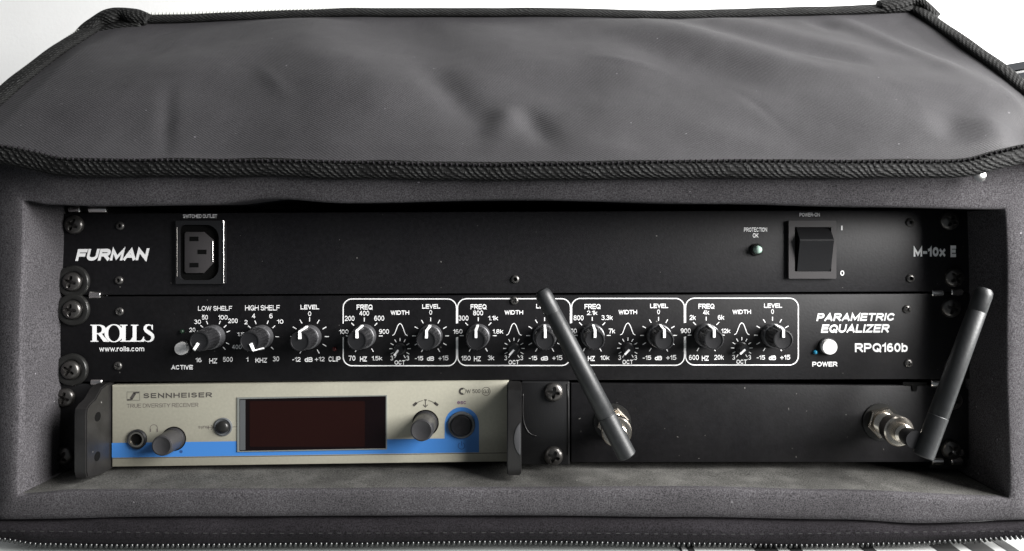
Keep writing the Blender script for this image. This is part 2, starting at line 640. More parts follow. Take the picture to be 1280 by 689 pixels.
M_bluedark = mat('dark_blue_print', (0.02, 0.07, 0.22), 0.6)
M_greyring = mat('grey_plastic_ring', (0.085, 0.09, 0.095), 0.4)
M_greyknob = mat('grey_knob', (0.040, 0.039, 0.041), 0.36, metal=0.3, bump=0.15, bscale=1500)
M_glass = mat('dark_display_glass', (0.0045, 0.0022, 0.0026), 0.04, spec=0.3)
M_reflection = mat('brown_reflection_tint', (0.012, 0.0035, 0.0028), 0.12, spec=0.3)
M_edgeglass = mat('display_clear_edge', (0.17, 0.18, 0.17), 0.2)
M_plastic = mat('black_moulded_plastic', (0.012, 0.012, 0.013), 0.33, bump=0.08, bscale=1200, spec=0.5)
M_insert = mat('grey_outlet_plastic', (0.04, 0.037, 0.038), 0.4, spec=0.5)
M_button = mat('ivory_button', (0.80, 0.79, 0.78), 0.5)
M_ledoff = mat('pale_green_lens', (0.42, 0.58, 0.50), 0.15, spec=0.7)
M_ledblue = mat('blue_lens', (0.015, 0.20, 0.34), 0.2)
M_ledred = mat('dark_red_lens', (0.07, 0.006, 0.006), 0.25)
M_ledgreen = mat('dark_green_lens', (0.008, 0.022, 0.012), 0.25)
M_rail = mat('dark_grey_wall_rail', (0.018, 0.019, 0.021), 0.85, spec=0.08)
M_paper = mat('white_paper', (0.42, 0.43, 0.42), 0.7)
M_ink = mat('black_ink', (0.02, 0.02, 0.02), 0.6)

# ------------------------------------------------------------------ setting
bm = bmesh.new()
box(bm, -2.2, 2.2, 0.36, 0.42, -0.75, 1.6)
part('wall', bm, M_wall, None, (0, 0.36, 0), kind='structure')
bm = bmesh.new()
box(bm, -1.3, 1.3, -0.095, 0.355, -0.035, 0.0, 0.004)
part('tabletop', bm, M_table, None, (0, 0, 0), kind='structure')

# ------------------------------------------------------------------ padded case
case = thing('rack_case', 'charcoal padded soft rack case standing open on a pale table, front cover folded up', 'rack case', (0, 0, 0))


def lerp_pts(pts, x):
    if x <= pts[0][0]:
        return pts[0][1]
    for (a, ya), (b, yb) in zip(pts, pts[1:]):
        if x <= b:
            t = (x - a) / (b - a)
            t = t * t * (3 - 2 * t)
            return ya + (yb - ya) * t
    return pts[-1][1]


RIM = 0.030
TOP_IN = [(28, 251), (60, 256), (120, 258), (255, 256.5), (340, 248.5), (430, 254), (640, 250), (900, 255), (1080, 259), (1257, 262)]
BOT_IN = [(22, 620), (90, 615), (300, 614), (640, 612), (860, 611), (1040, 615), (1262, 623)]
TOP_OUT = [(-16, 196), (300, 208), (640, 210), (1000, 208), (1300, 196)]
BOT_OUT = [(-12, 655), (235, 651), (640, 650), (860, 652), (1057, 655), (1155, 660), (1300, 655)]


def ring_points():
    pts = []   # (inner world xz, outer world xz) going round
    n1, n2 = 130, 40
    for i in range(n1):
        t = i / n1
        xi = 28 + (1257 - 28) * t
        xo = -16 + (1306 + 16) * t
        pts.append(((xi, lerp_pts(TOP_IN, xi)), (xo, lerp_pts(TOP_OUT, xo))))
    for i in range(n2):
        t = i / n2
        pts.append(((1257 + 5 * t + 1.2 * math.sin(t * 9), 262 + (623 - 262) * t), (1306, 196 + (655 - 196) * t)))
    for i in range(n1):
        t = 1 - i / n1
        xi = 22 + (1262 - 22) * t
        xo = -14 + (1306 + 14) * t
        pts.append(((xi, lerp_pts(BOT_IN, xi)), (xo, lerp_pts(BOT_OUT, xo))))
    for i in range(n2):
        t = 1 - i / n2
        pts.append(((28 - 6 * t + 0.9 * math.sin(t * 11), 251 + (620 - 251) * t), (-15, 196 + (655 - 196) * t)))
    return pts


rp = ring_points()
NR = len(rp)


def rimrow(f, y, amp):
    """f: 0 inner edge .. 1 outer edge"""
    row = []
    for a, b in rp:
        pa, pb = P(a[0], a[1], RIM), P(b[0], b[1], RIM)
        q = pa.lerp(pb, f)
        nz = noise.noise(Vector((q.x * 26, q.z * 26, y * 30))) * amp + noise.noise(Vector((q.x * 90, q.z * 90, y * 70 + 3))) * amp * 0.3
        lean = 0.0
        if b[1] < 220:
            cx_ = min(1, max(0, (1250 - a[0]) / 250.0)) * min(1, max(0, (a[0] - 28) / 60.0))
            lean = -0.0115 * f * cx_
        q.y = y + nz + lean
        if 0 < f < 1:
            q.x += noise.noise(Vector((q.x * 40, 7, q.z * 40))) * amp * 0.4
        row.append(q)
    return row


def skin(rows, closed=True):
    bm = bmesh.new()
    vr = [[bm.verts.new(p) for p in r] for r in rows]
    n = len(rows[0])
    for k in range(len(rows) - 1):
        for i in range(n if closed else n - 1):
            j = (i + 1) % n
            bm.faces.new((vr[k][i], vr[k][j], vr[k + 1][j], vr[k + 1][i]))
    bmesh.ops.recalc_face_normals(bm, faces=bm.faces)
    return bm


rows = [rimrow(0.0, -0.0262, 0.0), rimrow(0.003, -0.0286, 0.0), rimrow(0.012, -0.0293, 0.0), rimrow(0.06, -0.0297, 0.0004),
        rimrow(0.25, -0.0296, 0.0006), rimrow(0.5, -0.0289, 0.0007), rimrow(0.75, -0.0279, 0.0007), rimrow(0.94, -0.0266, 0.0004),
        rimrow(0.99, -0.0250, 0.0002), rimrow(1.0, -0.0215, 0.0)]
bm = skin(rows)
part('front_rim', bm, M_cloth, case, P(640, 440, RIM), smooth=180)

# liner: four inside walls running back from the rim
X0, X1 = P(28, 0, RIM).x, P(1257, 0, RIM).x
segs = {'liner_top': range(0, 131), 'liner_wall': range(130, 171), 'liner_floor': range(170, 301), 'liner_wall.001': range(300, 341)}
for nm, rg in segs.items():
    rows = []
    for y in [-0.0262, -0.020, -0.012, -0.004, 0.004, 0.02, 0.06, 0.13, 0.22]:
        row = []
        for i in rg:
            a = rp[i % NR][0]
            p = P(a[0], a[1], RIM)
            w = min(1.0, (y + 0.0262) / 0.02)
            g = noise.noise(Vector((p.x * 16, y * 40, p.z * 16))) * 0.0012 * w
            if 'floor' in nm:
                # cloth pulled over the foam dips a little behind the lip
                p.z += g * 1.4 - 0.0005 * w
            elif 'top' in nm:
                p.z += g + 0.001 * w
            else:
                p.x += g
            p.y = y
            row.append(p)
        rows.append(row)
    bm = skin(rows, closed=False)
    c = sum((v.co for v in bm.verts), Vector()) / len(bm.verts)
    inside = Vector((0, c.y, P(640, 440, RIM).z)) - c
    for f in bm.faces:
        if f.normal.dot(inside) < 0:
            f.normal_flip()
    part(nm.split('.')[0], bm, M_wallcloth if 'floor' in nm else M_cloth, case, smooth=180,
         label=None)
# outer shell behind the rim
rows = [rimrow(1.0, -0.0215, 0.0)]
for y in (-0.01, 0.03, 0.1, 0.2, 0.245):
    rows.append([Vector((p.x, y, max(0.004, p.z))) for p in rimrow(1.0, y, 0.0)])
rows.append([Vector((p.x * 0.97, 0.252, 0.01 + (p.z - 0.01) * 0.95)) for p in rows[-1]])
bm = skin(rows)
vs = [v for v in bm.verts if v.co.y > 0.2515]
bmesh.ops.contextual_create(bm, geom=[e for e in bm.edges if e.is_boundary and e.verts[0].co.y > 0.25])
part('outer_shell', bm, M_flap, case, smooth=180)
bm = bmesh.new()
box(bm, X0 - 0.002, X1 + 0.002, 0.222, 0.226, P(640, 623, RIM).z - 0.003, P(640, 250, RIM).z + 0.003)
part('back_panel', bm, M_flap, case)

# stitched seam on the bottom rim, left end (a vertical join in the cloth)
def seam(path, d, w, nm='seam', m=None, amp=0.0):
    bm = bmesh.new()
    tube(bm, [P(x, y, d) for x, y in path], w, 6)
    return part(nm, bm, m or M_cloth, case, smooth=180)


def tube(bm, pts, r, seg=8, ry=None, caps=True, uvl=None):
    b2 = bmesh.new()
    rings = []
    n = len(pts)
    for i, p in enumerate(pts):
        t = (pts[min(n - 1, i + 1)] - pts[max(0, i - 1)]).normalized()
        up = Vector((0, -1, 0))
        side = t.cross(up)
        if side.length < 1e-6:
            side = Vector((1, 0, 0))
        side.normalize()
        up2 = side.cross(t).normalized()
        rr = r[i] if isinstance(r, (list, tuple)) else r
        ring = []
        for k in range(seg):
            a = 2 * math.pi * k / seg
            ring.append(b2.verts.new(p + side * math.cos(a) * rr + up2 * math.sin(a) * rr))
        rings.append(ring)
    for i in range(n - 1):
        for k in range(seg):
            l = (k + 1) % seg
            b2.faces.new((rings[i][k], rings[i][l], rings[i + 1][l], rings[i + 1][k]))
    if caps:
        b2.faces.new(rings[0])
        b2.faces.new(rings[-1])
    bmesh.ops.recalc_face_normals(b2, faces=b2.faces)
    merge(bm, b2)


0 and seam([(97, 616), (98, 625), (98, 640), (97, 650)], RIM - 0.0004, 0.0004)

# lower zip flap and its coil
def zy(x):
    return -2.5 + lerp_pts([(-20, 668), (0, 675), (50, 681.5), (150, 683), (430, 681), (640, 678.5), (860, 681), (1000, 683), (1120, 681), (1200, 677), (1280, 672), (1310, 667)], x)


rows = []
for k in range(9):
    t = k / 8
    row = []
    for i in range(141):
        x = -14 + 1320 * i / 140
        ytop = lerp_pts(BOT_OUT, x) - 6
        yb = zy(x) - 1
        y = ytop + (yb - ytop) * t
        dd = 0.0235 + 0.006 * math.sin(t * math.pi * 0.8) + noise.noise(Vector((x * 0.012, t * 2, 4))) * 0.0009
        row.append(P(x, y, dd))
    rows.append(row)
bm = skin(rows, closed=False)
for f in bm.faces:
    if f.normal.y > 0:
        f.normal_flip()
part('zip_flap', bm, M_flap, case, smooth=180)


def teeth(pts, pitch, r, nm, m):
    """one bead per tooth, two small lobes each, along a polyline"""
    base = bmesh.new()
    bmesh.ops.create_icosphere(base, subdivisions=1, radius=1)
    me = bpy.data.meshes.new('bead')
    base.to_mesh(me)
    base.free()
    vco = [v.co.copy() for v in me.vertices]
    fcs = [tuple(p.vertices) for p in me.polygons]
    bpy.data.meshes.remove(me)
    V, Fc = [], []
    acc, nxt = 0.0, 0.0
    for a, b in zip(pts, pts[1:]):
        l = (b - a).length
        t = (b - a).normalized()
        s = t.cross(Vector((0, -1, 0))).normalized()
        while nxt <= acc + l:
            p = a + t * (nxt - acc)
            o = len(V)
            for c in vco:
                V.append(p + t * (c.x * r * 0.75) + s * (c.z * r * 1.25) + Vector((0, -1, 0)) * (c.y * r))
            Fc += [tuple(o + q for q in f) for f in fcs]
            nxt += pitch
        acc += l
    me = bpy.data.meshes.new(nm)
    at = V[0].copy()
    me.from_pydata([v - at for v in V], [], Fc)
    me.polygons.foreach_set('use_smooth', [True] * len(me.polygons))
    put(nm, me, m, case, at, kind='stuff')


zp = [P(x, zy(x) + 1.6, 0.0262) for x in range(-18, 1305, 6)]
teeth(zp, 0.0025, 0.00125, 'zip_teeth', M_zip)
seam([(x, zy(x) - 1.2 + 0.3 * math.sin(x * .05)) for x in range(-18, 1305, 8)], 0.0256, 0.0011, 'zip_cord', M_flap)
# dotted stitch line on the flap
V = [P(x, lerp_pts([(0, 664), (300, 667), (640, 666), (900, 668), (1280, 664)], x), 0.0301) for x in range(-10, 1300, 6)]
bm = bmesh.new()
for i in range(0, len(V) - 1, 2):
    a, b = V[i], V[i].lerp(V[i + 1], 0.8)
    tube(bm, [a, b], 0.0002, 5)
part('stitching', bm, M_tape0, case, kind='stuff')

# ---- lid (front cover folded up and back)
LB, LT = D + (-0.0335), 0.461
YB, YT = -0.0335, LT - D


def lid_edge(px, py, dist):
    return P(px, py, D - dist)


BL, BR = lid_edge(-80, 203, LB), lid_edge(1378, 203, LB)
TL, TR = lid_edge(128, 31, LT), lid_edge(1142, 13, LT)
TMID = [(0.0, 0.0), (0.05, -2), (0.3, -6), (0.5, -3), (0.72, 4), (0.9, 2), (1.0, 0)]
LN = (BR - BL).cross(TL - BL).normalized()
if LN.y > 0:
    LN = -LN


def ridge(u, v, u0, v0, u1, v1, w, h, tail=0.15):
    """soft fold along a segment in lid space"""
    ax, ay = u1 - u0, (v1 - v0)
    px, py = u - u0, v - v0
    sx = 3.3   # lid is wider than tall
    L2 = (ax * sx) ** 2 + ay ** 2
    t = max(0, min(1, (px * sx * ax * sx + py * ay) / L2))
    dx, dy = (px - ax * t) * sx, py - ay * t
    e = math.sin(math.pi * min(1, max(0, t * 0.8 + 0.1)))
    return h * e * math.exp(-(dx * dx + dy * dy) / (w * w))


def lid_point(u, v):
    b = BL.lerp(BR, u)
    t = TL.lerp(TR, u)
    k = (LT) / F
    t = t + Vector((0, 0, -lerp_pts(TMID, u) * k))
    p = b.lerp(t, v)
    # side edges belly outwards
    p.x += (0.006 * math.sin(math.pi * v)) * (2 * u - 1) ** 3
    h = 0.0
    m = min(1, u / 0.03, (1 - u) / 0.03, v / 0.06, (1 - v) / 0.08)
    m = max(0, m)
    h += 0.006 * math.sin(math.pi * v) * min(1, 6 * u * (1 - u) * 1.5)
    h += noise.noise(Vector((u * 6, v * 2.2, 0.3))) * 0.0050
    h += noise.noise(Vector((u * 15, v * 4, 5.3))) * 0.0014
    h += ridge(u, v, .20, .98, .30, .35, .26, 0.0030)
    h += ridge(u, v, .33, .98, .45, .38, .20, -0.0034)
    h += ridge(u, v, .40, .96, .52, .52, .16, 0.0026)
    h += ridge(u, v, .31, .60, .40, .22, .14, 0.0026)
    h += ridge(u, v, .41, .50, .475, .14, .060, -0.0030)
    h += ridge(u, v, .478, .10, .50, .28, .050, 0.0030)
    h += ridge(u, v, .505, .27, .53, .08, .045, -0.0026)
    h += ridge(u, v, .50, .36, .72, .42, .12, -0.0022)
    h += ridge(u, v, .56, .26, .80, .30, .12, 0.0018)
    h += ridge(u, v, .60, .97, .84, .48, .11, 0.0034)
    h += ridge(u, v, .58, .80, .80, .34, .11, -0.0028)
    h += ridge(u, v, .74, .97, .93, .50, .08, 0.0026)
    h += ridge(u, v, .70, .90, .88, .46, .07, -0.0022)
    h += ridge(u, v, .86, .44, .985, .30, .10, 0.0030)
    h += ridge(u, v, .865, .97, .885, .84, .05, -0.0026)
    h += ridge(u, v, .90, .96, .955, .40, .05, 0.0030)
    h += ridge(u, v, .915, .03, .93, .20, .06, 0.0030)
    h += ridge(u, v, .94, .10, .985, .20, .06, -0.0026)
    h += ridge(u, v, .875, .08, .90, .20, .05, -0.0022)
    h += ridge(u, v, .165, .36, .190, .05, .022, -0.0013)
    h += ridge(u, v, .05, .60, .24, .82, .10, -0.0018)
    h += ridge(u, v, .06, .30, .30, .22, .10, 0.0014)
    h += ridge(u, v, .66, .16, .74, .06, .05, 0.0012)
    h += ridge(u, v, .715, .40, .745, .16, .018, -0.0005)
    h += noise.noise(Vector((u * 34 + v * 6, v * 9, 8.3))) * 0.00022
    h += ridge(u, v, .24, .50, .285, .30, .020, 0.0007)
    h += ridge(u, v, .585, .60, .66, .50, .022, 0.0008)
    h += ridge(u, v, .80, .62, .86, .50, .020, 0.0007)
    h += noise.noise(Vector((u * 70 - v * 14, v * 22, 2.3))) * 0.00020
    return p + LN * (h * m)


rows = []
NU, NV = 260, 60
for j in range(NV + 1):
    rows.append([lid_point(i / NU, j / NV) for i in range(NU + 1)])
bm = skin(rows, closed=False)
for f in bm.faces:
    if f.normal.dot(LN) < 0:
        f.normal_flip()
lid = part('cover_lining', bm, M_nylon, case, BL.lerp(BR, .5), smooth=180)
# padded back of the cover
rows = []
for j in range(9):
    v = j / 8
    rows.append([(lid_point(0.002 + 0.996 * i / 40, 0.01 + v * .98) - LN * (0.011 + 0.003 * math.sin(math.pi * v))) for i in range(41)])
bm = skin(rows, closed=False)
bnd = [e for e in bm.edges if e.is_boundary]
part('cover_back', bm, M_flap, case, smooth=180)


def tape(path, width, thick, nrm, nm, uscale=1.0, mt=None, lump=0.0008, seed=0.0):
    """flattened webbing swept along a path: width lies in the surface, nrm(i) is the outward normal"""
    bm = bmesh.new()
    uvl = bm.loops.layers.uv.new('UVMap')
    K = 14
    n = len(path)
    rings, us = [], []
    acc = 0.0
    for i, p in enumerate(path):
        if i:
            acc += (p - path[i - 1]).length
        us.append(acc)
        t = (path[min(n - 1, i + 1)] - path[max(0, i - 1)]).normalized()
        N_ = nrm
        s = t.cross(N_).normalized()
        N2 = s.cross(t).normalized()
        if N2.dot(N_) < 0:
            N2 = -N2
        w = width[i] if isinstance(width, list) else width
        w = w * (1 + 0.05 * noise.noise(Vector((acc * 60, seed, 1))))
        off = N_ * noise.noise(Vector((acc * 38, seed, 0))) * lump + s * noise.noise(Vector((acc * 30, seed + 5, 0))) * lump
        ring = []
        for k in range(K):
            a = 2 * math.pi * k / K
            c, sn = math.cos(a), math.sin(a)
            c = math.copysign(abs(c) ** 0.8, c)
            sn = math.copysign(abs(sn) ** 0.7, sn)
            ring.append(bm.verts.new(p + off + s * (c * w / 2) + N2 * (sn * thick / 2)))
        rings.append(ring)
    for i in range(n - 1):
        for k in range(K):
            l = (k + 1) % K
            f = bm.faces.new((rings[i][k], rings[i][l], rings[i + 1][l], rings[i + 1][k]))
            va, vb = k / K * 2, (k + 1) / K * 2
            for lp, (uu, vv) in zip(f.loops, ((us[i], va), (us[i], vb), (us[i + 1], vb), (us[i + 1], va))):
                lp[uvl].uv = (uu * uscale, vv)
    bm.faces.new(rings[0])
    bm.faces.new(rings[-1])
    bmesh.ops.recalc_face_normals(bm, faces=bm.faces)
    return part(nm, bm, mt or M_tape, case, smooth=180)


def poly(pts, n):
    """Catmull-Rom through pixel points with depth"""
    out = []
    m = len(pts)
    for i in range(m - 1):
        p0, p1, p2, p3 = pts[max(0, i - 1)], pts[i], pts[i + 1], pts[min(m - 1, i + 2)]
        for k in range(n):
            t = k / n
            out.append(tuple(0.5 * ((2 * b) + (-a + c) * t + (2 * a - 5 * b + 4 * c - d) * t * t + (-a + 3 * b - 3 * c + d) * t ** 3) for a, b, c, d in zip(p0, p1, p2, p3)))
    out.append(pts[-1])
    return out


def lidp(u, v, off):
    b = BL.lerp(BR, u)
    t = TL.lerp(TR, u) + Vector((0, 0, -lerp_pts(TMID, u) * LT / F))
    p = b.lerp(t, v)
    p.x += (0.006 * math.sin(math.pi * max(0, min(1, v)))) * (2 * u - 1) ** 3
    return p + LN * off


NL = Vector((0, -1, 0))
hp = [P(x, y, .0395) for x, y in poly([(-60, 190), (0, 193), (45, 202), (90, 209), (216, 209.5), (420, 211), (590, 214), (760, 213), (900, 211), (1100, 211), (1200, 210), (1245, 200), (1300, 188), (1360, 184)], 14)]
tape(hp, 0.0090, 0.0046, NL, 'hinge_tape', seed=1)
# scalloped top-stitch along the hinge tape
sp = [P(x, y, .0420) for x, y in poly([(-60, 176), (0, 180), (45, 187), (90, 197), (216, 198), (420, 200), (590, 204), (760, 202), (900, 199), (1100, 200), (1200, 199), (1245, 189), (1300, 176)], 34)]
teeth([p + Vector((0, 0, -.0007)) for p in sp], 0.0026, 0.00075, 'scallop_stitching', M_flap)
left = [lidp(0.0, v / 30, 0.001) + Vector((-.0014, 0, 0.0006)) for v in range(0, 30)]
tape(left, 0.0110, 0.004, LN, 'edge_tape', seed=2)
right = [lidp(1.0, v / 30, 0.001) + Vector((.0006, 0, -.0002)) for v in range(0, 31)]
tape(right, 0.0092, 0.0045, LN, 'edge_tape', seed=3)
top = [lidp(0.03 + 0.968 * u / 90, 1.0, 0.001) + Vector((0, 0.001, 0.0014)) for u in range(91)]
tape(top, 0.0100, 0.0036, LN, 'edge_tape', seed=4, lump=.0004)
# bunched tape at the two far corners
cl = [P(x, y, d) for x, y, d in poly([(100, 52, -.078), (118, 34, -.086), (134, 22, -.0885), (152, 18, -.0895), (168, 21, -.0885), (186, 27, -.088)], 7)]
tape(cl, [0.0112 + 0.002 * math.sin(i * .5) for i in range(len(cl))], 0.0085, LN, 'corner_tape', seed=5, lump=.0016)
cr = [P(x, y, d) for x, y, d in poly([(1098, 10, -.09), (1118, 6, -.0895), (1138, 2, -.0905), (1152, 8, -.089), (1166, 24, -.086)], 7)]
cf = [P(x, y, d) for x, y, d in poly([(112, 44, -.084), (140, 36, -.087), (178, 31, -.088)], 6)]
tape(cf, 0.0085, 0.006, LN, 'corner_tape', seed=8, lump=.0008)
tape(cr, [0.0085 + 0.003 * math.sin(i * .25) for i in range(len(cr))], 0.009, LN, 'corner_tape', seed=6, lump=.0016)
# pale coil on the outer edge
zl = [lidp(0.0, v / 30, 0.0) + Vector((-.0056, 0.0006, 0.0034)) for v in range(2, 29)]
teeth(zl, 0.0022, 0.0010, 'zip_teeth', M_zipl)
zt = [lidp(0.055 + 0.32 * u / 40, 1.0, 0.0) + Vector((0, 0.002, 0.0062 - 0.0018 * (u / 40))) for u in range(41)]
teeth(zt, 0.0024, 0.0010, 'zip_teeth', M_zipl)
# bright snap peeping out below the hinge tape
bm = bmesh.new()
lathe(bm, [(0.0030, 0), (0.0030, 0.0012), (0.0022, 0.0017), (0.0003, 0.0018)], 24, toward(P(1223, 219.5, .0370)))
part('snap_stud', bm, M_chrome, case)

# rack rails inside the case
for (xa, xb) in ((80, 134), (1163, 1212)):
    bm = bmesh.new()
    a, b = P(xa, 258, -0.0035), P(xb, 586, -0.0035)
    box(bm, a.x, b.x, 0.0035, 0.0055, b.z, a.z, 0.0003, 1)
    box(bm, a.x if xa < 600 else b.x - 0.002, (a.x + 0.002) if xa < 600 else b.x, 0.0056, 0.19, b.z, a.z, 0.0003, 1)
    part('rack_rail', bm, M_steel, case)
for (x, y) in ((93, 261.5), (122, 261.5), (119, 369), (121, 478), (1172, 366.5), (1196, 365.5), (1171, 480), (1172, 577), (1196, 577), (1197, 566)):
    bm = bmesh.new()
    c = P(x, y, 0.0)
    w = 0.0048 if y < 300 and x > 100 else 0.0031
    lathe(bm, [(0.0019, -w), (0.0022, -w + .0004), (0.0022, w - .0004), (0.0019, w)], 20, Matrix.Translation(c + Vector((0, 0.0012, 0))) @ Matrix.Rotation(R(90), 4, 'Y'), cap0=True)
    part('rail_spacer', bm, M_chrome, case)


# ------------------------------------------------------------------ shared small hardware
def cross_screw_mesh(r, h, seg=28, hexhole=False):
    """pan head with a real recessed cross: solid dome plus dark recess walls"""
    bm = bmesh.new()
    # dome with a cut: grid rings, centre lowered inside the cross shape
    NRr = 14
    rings = []
    arm, wid = r * 0.62, r * 0.15
    for k in range(NRr + 1):
        f = k / NRr
        rr = r * (1 - f)
        ring = []
        m = seg * 2
        for i in range(m):
            a = 2 * math.pi * i / m
            x, y = rr * math.cos(a), rr * math.sin(a)
            z = h * math.sqrt(max(0, 1 - (rr / r) ** 2.6)) * 0.9 + h * .1
            if hexhole:
                if rr < r * 0.5:
                    z = -h * .1
            else:
                dx = min(abs(x), abs(y))
                if max(abs(x), abs(y)) < arm and dx < wid * (1.5 - 0.8 * rr / arm):
                    z -= h * 0.85
            ring.append(bm.verts.new((x, y, z)))
            if k == NRr:
                break
        rings.append(ring)
    m = seg * 2
    for k in range(NRr):
        a, b = rings[k], rings[k + 1]
        for i in range(m):
            j = (i + 1) % m
            if len(b) == 1:
                bm.faces.new((a[i], a[j], b[0]))
            else:
                bm.faces.new((a[i], a[j], b[j], b[i]))
    base = [bm.verts.new((r * math.cos(2 * math.pi * i / m), r * math.sin(2 * math.pi * i / m), -0.0003)) for i in range(m)]
    for i in range(m):
        j = (i + 1) % m
        bm.faces.new((base[i], base[j], rings[0][j], rings[0][i]))
    bmesh.ops.transform(bm, matrix=OUT, verts=bm.verts)
    bmesh.ops.recalc_face_normals(bm, faces=bm.faces)
    return mesh_from(bm, 'screw', 28)


ME_rackscrew = cross_screw_mesh(0.0050, 0.0026)
ME_small = cross_screw_mesh(0.0022, 0.0011, 16)
ME_hex = cross_screw_mesh(0.0022, 0.0013, 16, True)
bm = bmesh.new()
lathe(bm, [(0.0086, 0), (0.0086, 0.0008), (0.0080, 0.0016), (0.0066, 0.0019), (0.0054, 0.0014), (0.0048, 0.0008), (0.002, 0.0006)], 40, OUT)
ME_washer = mesh_from(bm, 'washer', 40)
for me, m in ((ME_rackscrew, M_screw), (ME_small, M_nsmall), (ME_hex, M_nsmall), (ME_washer, M_washer)):
    me.materials.append(m)


def rack_screw(px, py, parent, rot=0.0, washer=True, d=0.0):
    p = P(px, py, d)
    s = put('rack_screw', ME_rackscrew, None, parent, p + Vector((0, -0.0012 if washer else -0.0002, 0)), rot=(0, rot, 0))
    if washer:
        w = bpy.data.objects.new('washer', ME_washer)
        COL.objects.link(w)
        w.parent = s
        w.location = (0, 0.0012, 0)
    return s


def small_screw(px, py, parent, me=None, rot=0.0, d=0.0):
    return put('panel_screw', me or ME_small, None, parent, P(px, py, d + 0.0001), rot=(0, rot, 0))


def ear_notches(pts, x0, x1):
    return pts


def unit_panel(parent, corners, mt, thick=0.003, d=0.0, nm='faceplate', bevel=0.0004, slots=()):
    """face from four pixel corners (TL, TR, BR, BL), thick behind the plane"""
    pts = [(P(x, y, d).x, P(x, y, d).z) for x, y in corners]
    bm = bmesh.new()
    prism(bm, pts, -d, -d + thick, bevel)
    return part(nm, bm, mt, parent, P((corners[0][0] + corners[1][0]) / 2, (corners[0][1] + corners[2][1]) / 2, d))


def chassis(parent, x0, x1, y0, y1, depth, d0=0.0031):
    bm = bmesh.new()
    a, b = P(x0, y0), P(x1, y1)
    box(bm, a.x, b.x, d0, d0 + depth, b.z, a.z, 0.0005, 1)
    part('chassis', bm, M_steel, parent)


# ------------------------------------------------------------------ unit 1: power conditioner
pc = thing('power_conditioner', 'black rack power conditioner with a mains outlet and rocker switch, topmost unit in the case', 'power conditioner', P(645, 368) + Vector((0, 0.02, 0)))
unit_panel(pc, [(79, 267), (1211, 262), (1213, 364.5), (77, 369)], M_panel)
chassis(pc, 136, 1160, 272, 362, 0.12)
rack_screw(93.5, 281, pc, 0.4, False)
rack_screw(92.5, 352, pc, 0.25)
rack_screw(1186, 276, pc, 0.5, False)
rack_screw(1192, 347, pc, 0.9, False)
for x, y in ((150.5, 282.5), (149, 350.5), (1137.5, 278), (1138, 348), (644, 349)):
    small_screw(x, y, pc, ME_hex)
lettering('FURMAN', 94, 308.5, 187, 328, M_white, pc, bold=0.29, spacing=0.45, shear=0.30, tilt=0.012)
lettering('SWITCHED OUTLET', 228.8, 267.6, 271.3, 273.2, M_white, pc, bold=0.18)
lettering('PROTECTION', 930, 284, 958.8, 290.4, M_white, pc, bold=0.18)
lettering('OK', 941, 291.4, 948, 297.4, M_white, pc, bold=0.18)
lettering('POWER-ON', 999.5, 265.6, 1024.7, 271.4, M_white, pc, bold=0.18)
lettering('I', 1051.4, 282.3, 1053.4, 287.9, M_white, pc, bold=0.18)
lettering('0', 1050.5, 338.2, 1055.3, 344.7, M_white, pc, bold=0.18)
lettering('M-10x', 1142, 307, 1182, 321.5, M_white, pc, bold=0.29)
lettering('E', 1188, 307, 1195, 321.5, M_white, pc, bold=0.29)


def fr(bm, outer, inner, y0, y1, bevel=0.0):
    """flat frame between an outer and an inner outline with equal point counts, extruded"""
    n = len(outer)
    b2 = bmesh.new()
    o0 = [b2.verts.new((x, y0, z)) for x, z in outer]
    i0 = [b2.verts.new((x, y0, z)) for x, z in inner]
    o1 = [b2.verts.new((x, y1, z)) for x, z in outer]
    i1 = [b2.verts.new((x, y1, z)) for x, z in inner]
    for i in range(n):
        j = (i + 1) % n
        b2.faces.new((o0[i], o0[j], i0[j], i0[i]))
        b2.faces.new((o1[j], o1[i], i1[i], i1[j]))
        b2.faces.new((o0[j], o0[i], o1[i], o1[j]))
        b2.faces.new((i0[i], i0[j], i1[j], i1[i]))
    bmesh.ops.recalc_face_normals(b2, faces=b2.faces)
    merge(bm, b2)


def pxz(pts, d=0.0):
    return [(P(x, y, d).x, P(x, y, d).z) for x, y in pts]


def rrect(x0, y0, x1, y1, r, n=5):
    """rounded rectangle outline, (4*(n+1)) points; r may be a list tl,tr,br,bl"""
    rs = r if isinstance(r, (list, tuple)) else [r] * 4
    out = []
    for (cx, cy, a0, rr) in ((x0 + rs[0], y0 + rs[0], 270, rs[0]), (x1 - rs[1], y0 + rs[1], 0, rs[1]), (x1 - rs[2], y1 - rs[2], 90, rs[2]), (x0 + rs[3], y1 - rs[3], 180, rs[3])):
        for i in range(n + 1):
            a = R(a0 + 90 * i / n)
            out.append((cx + rr * math.sin(a), cy - rr * math.cos(a)))
    return out


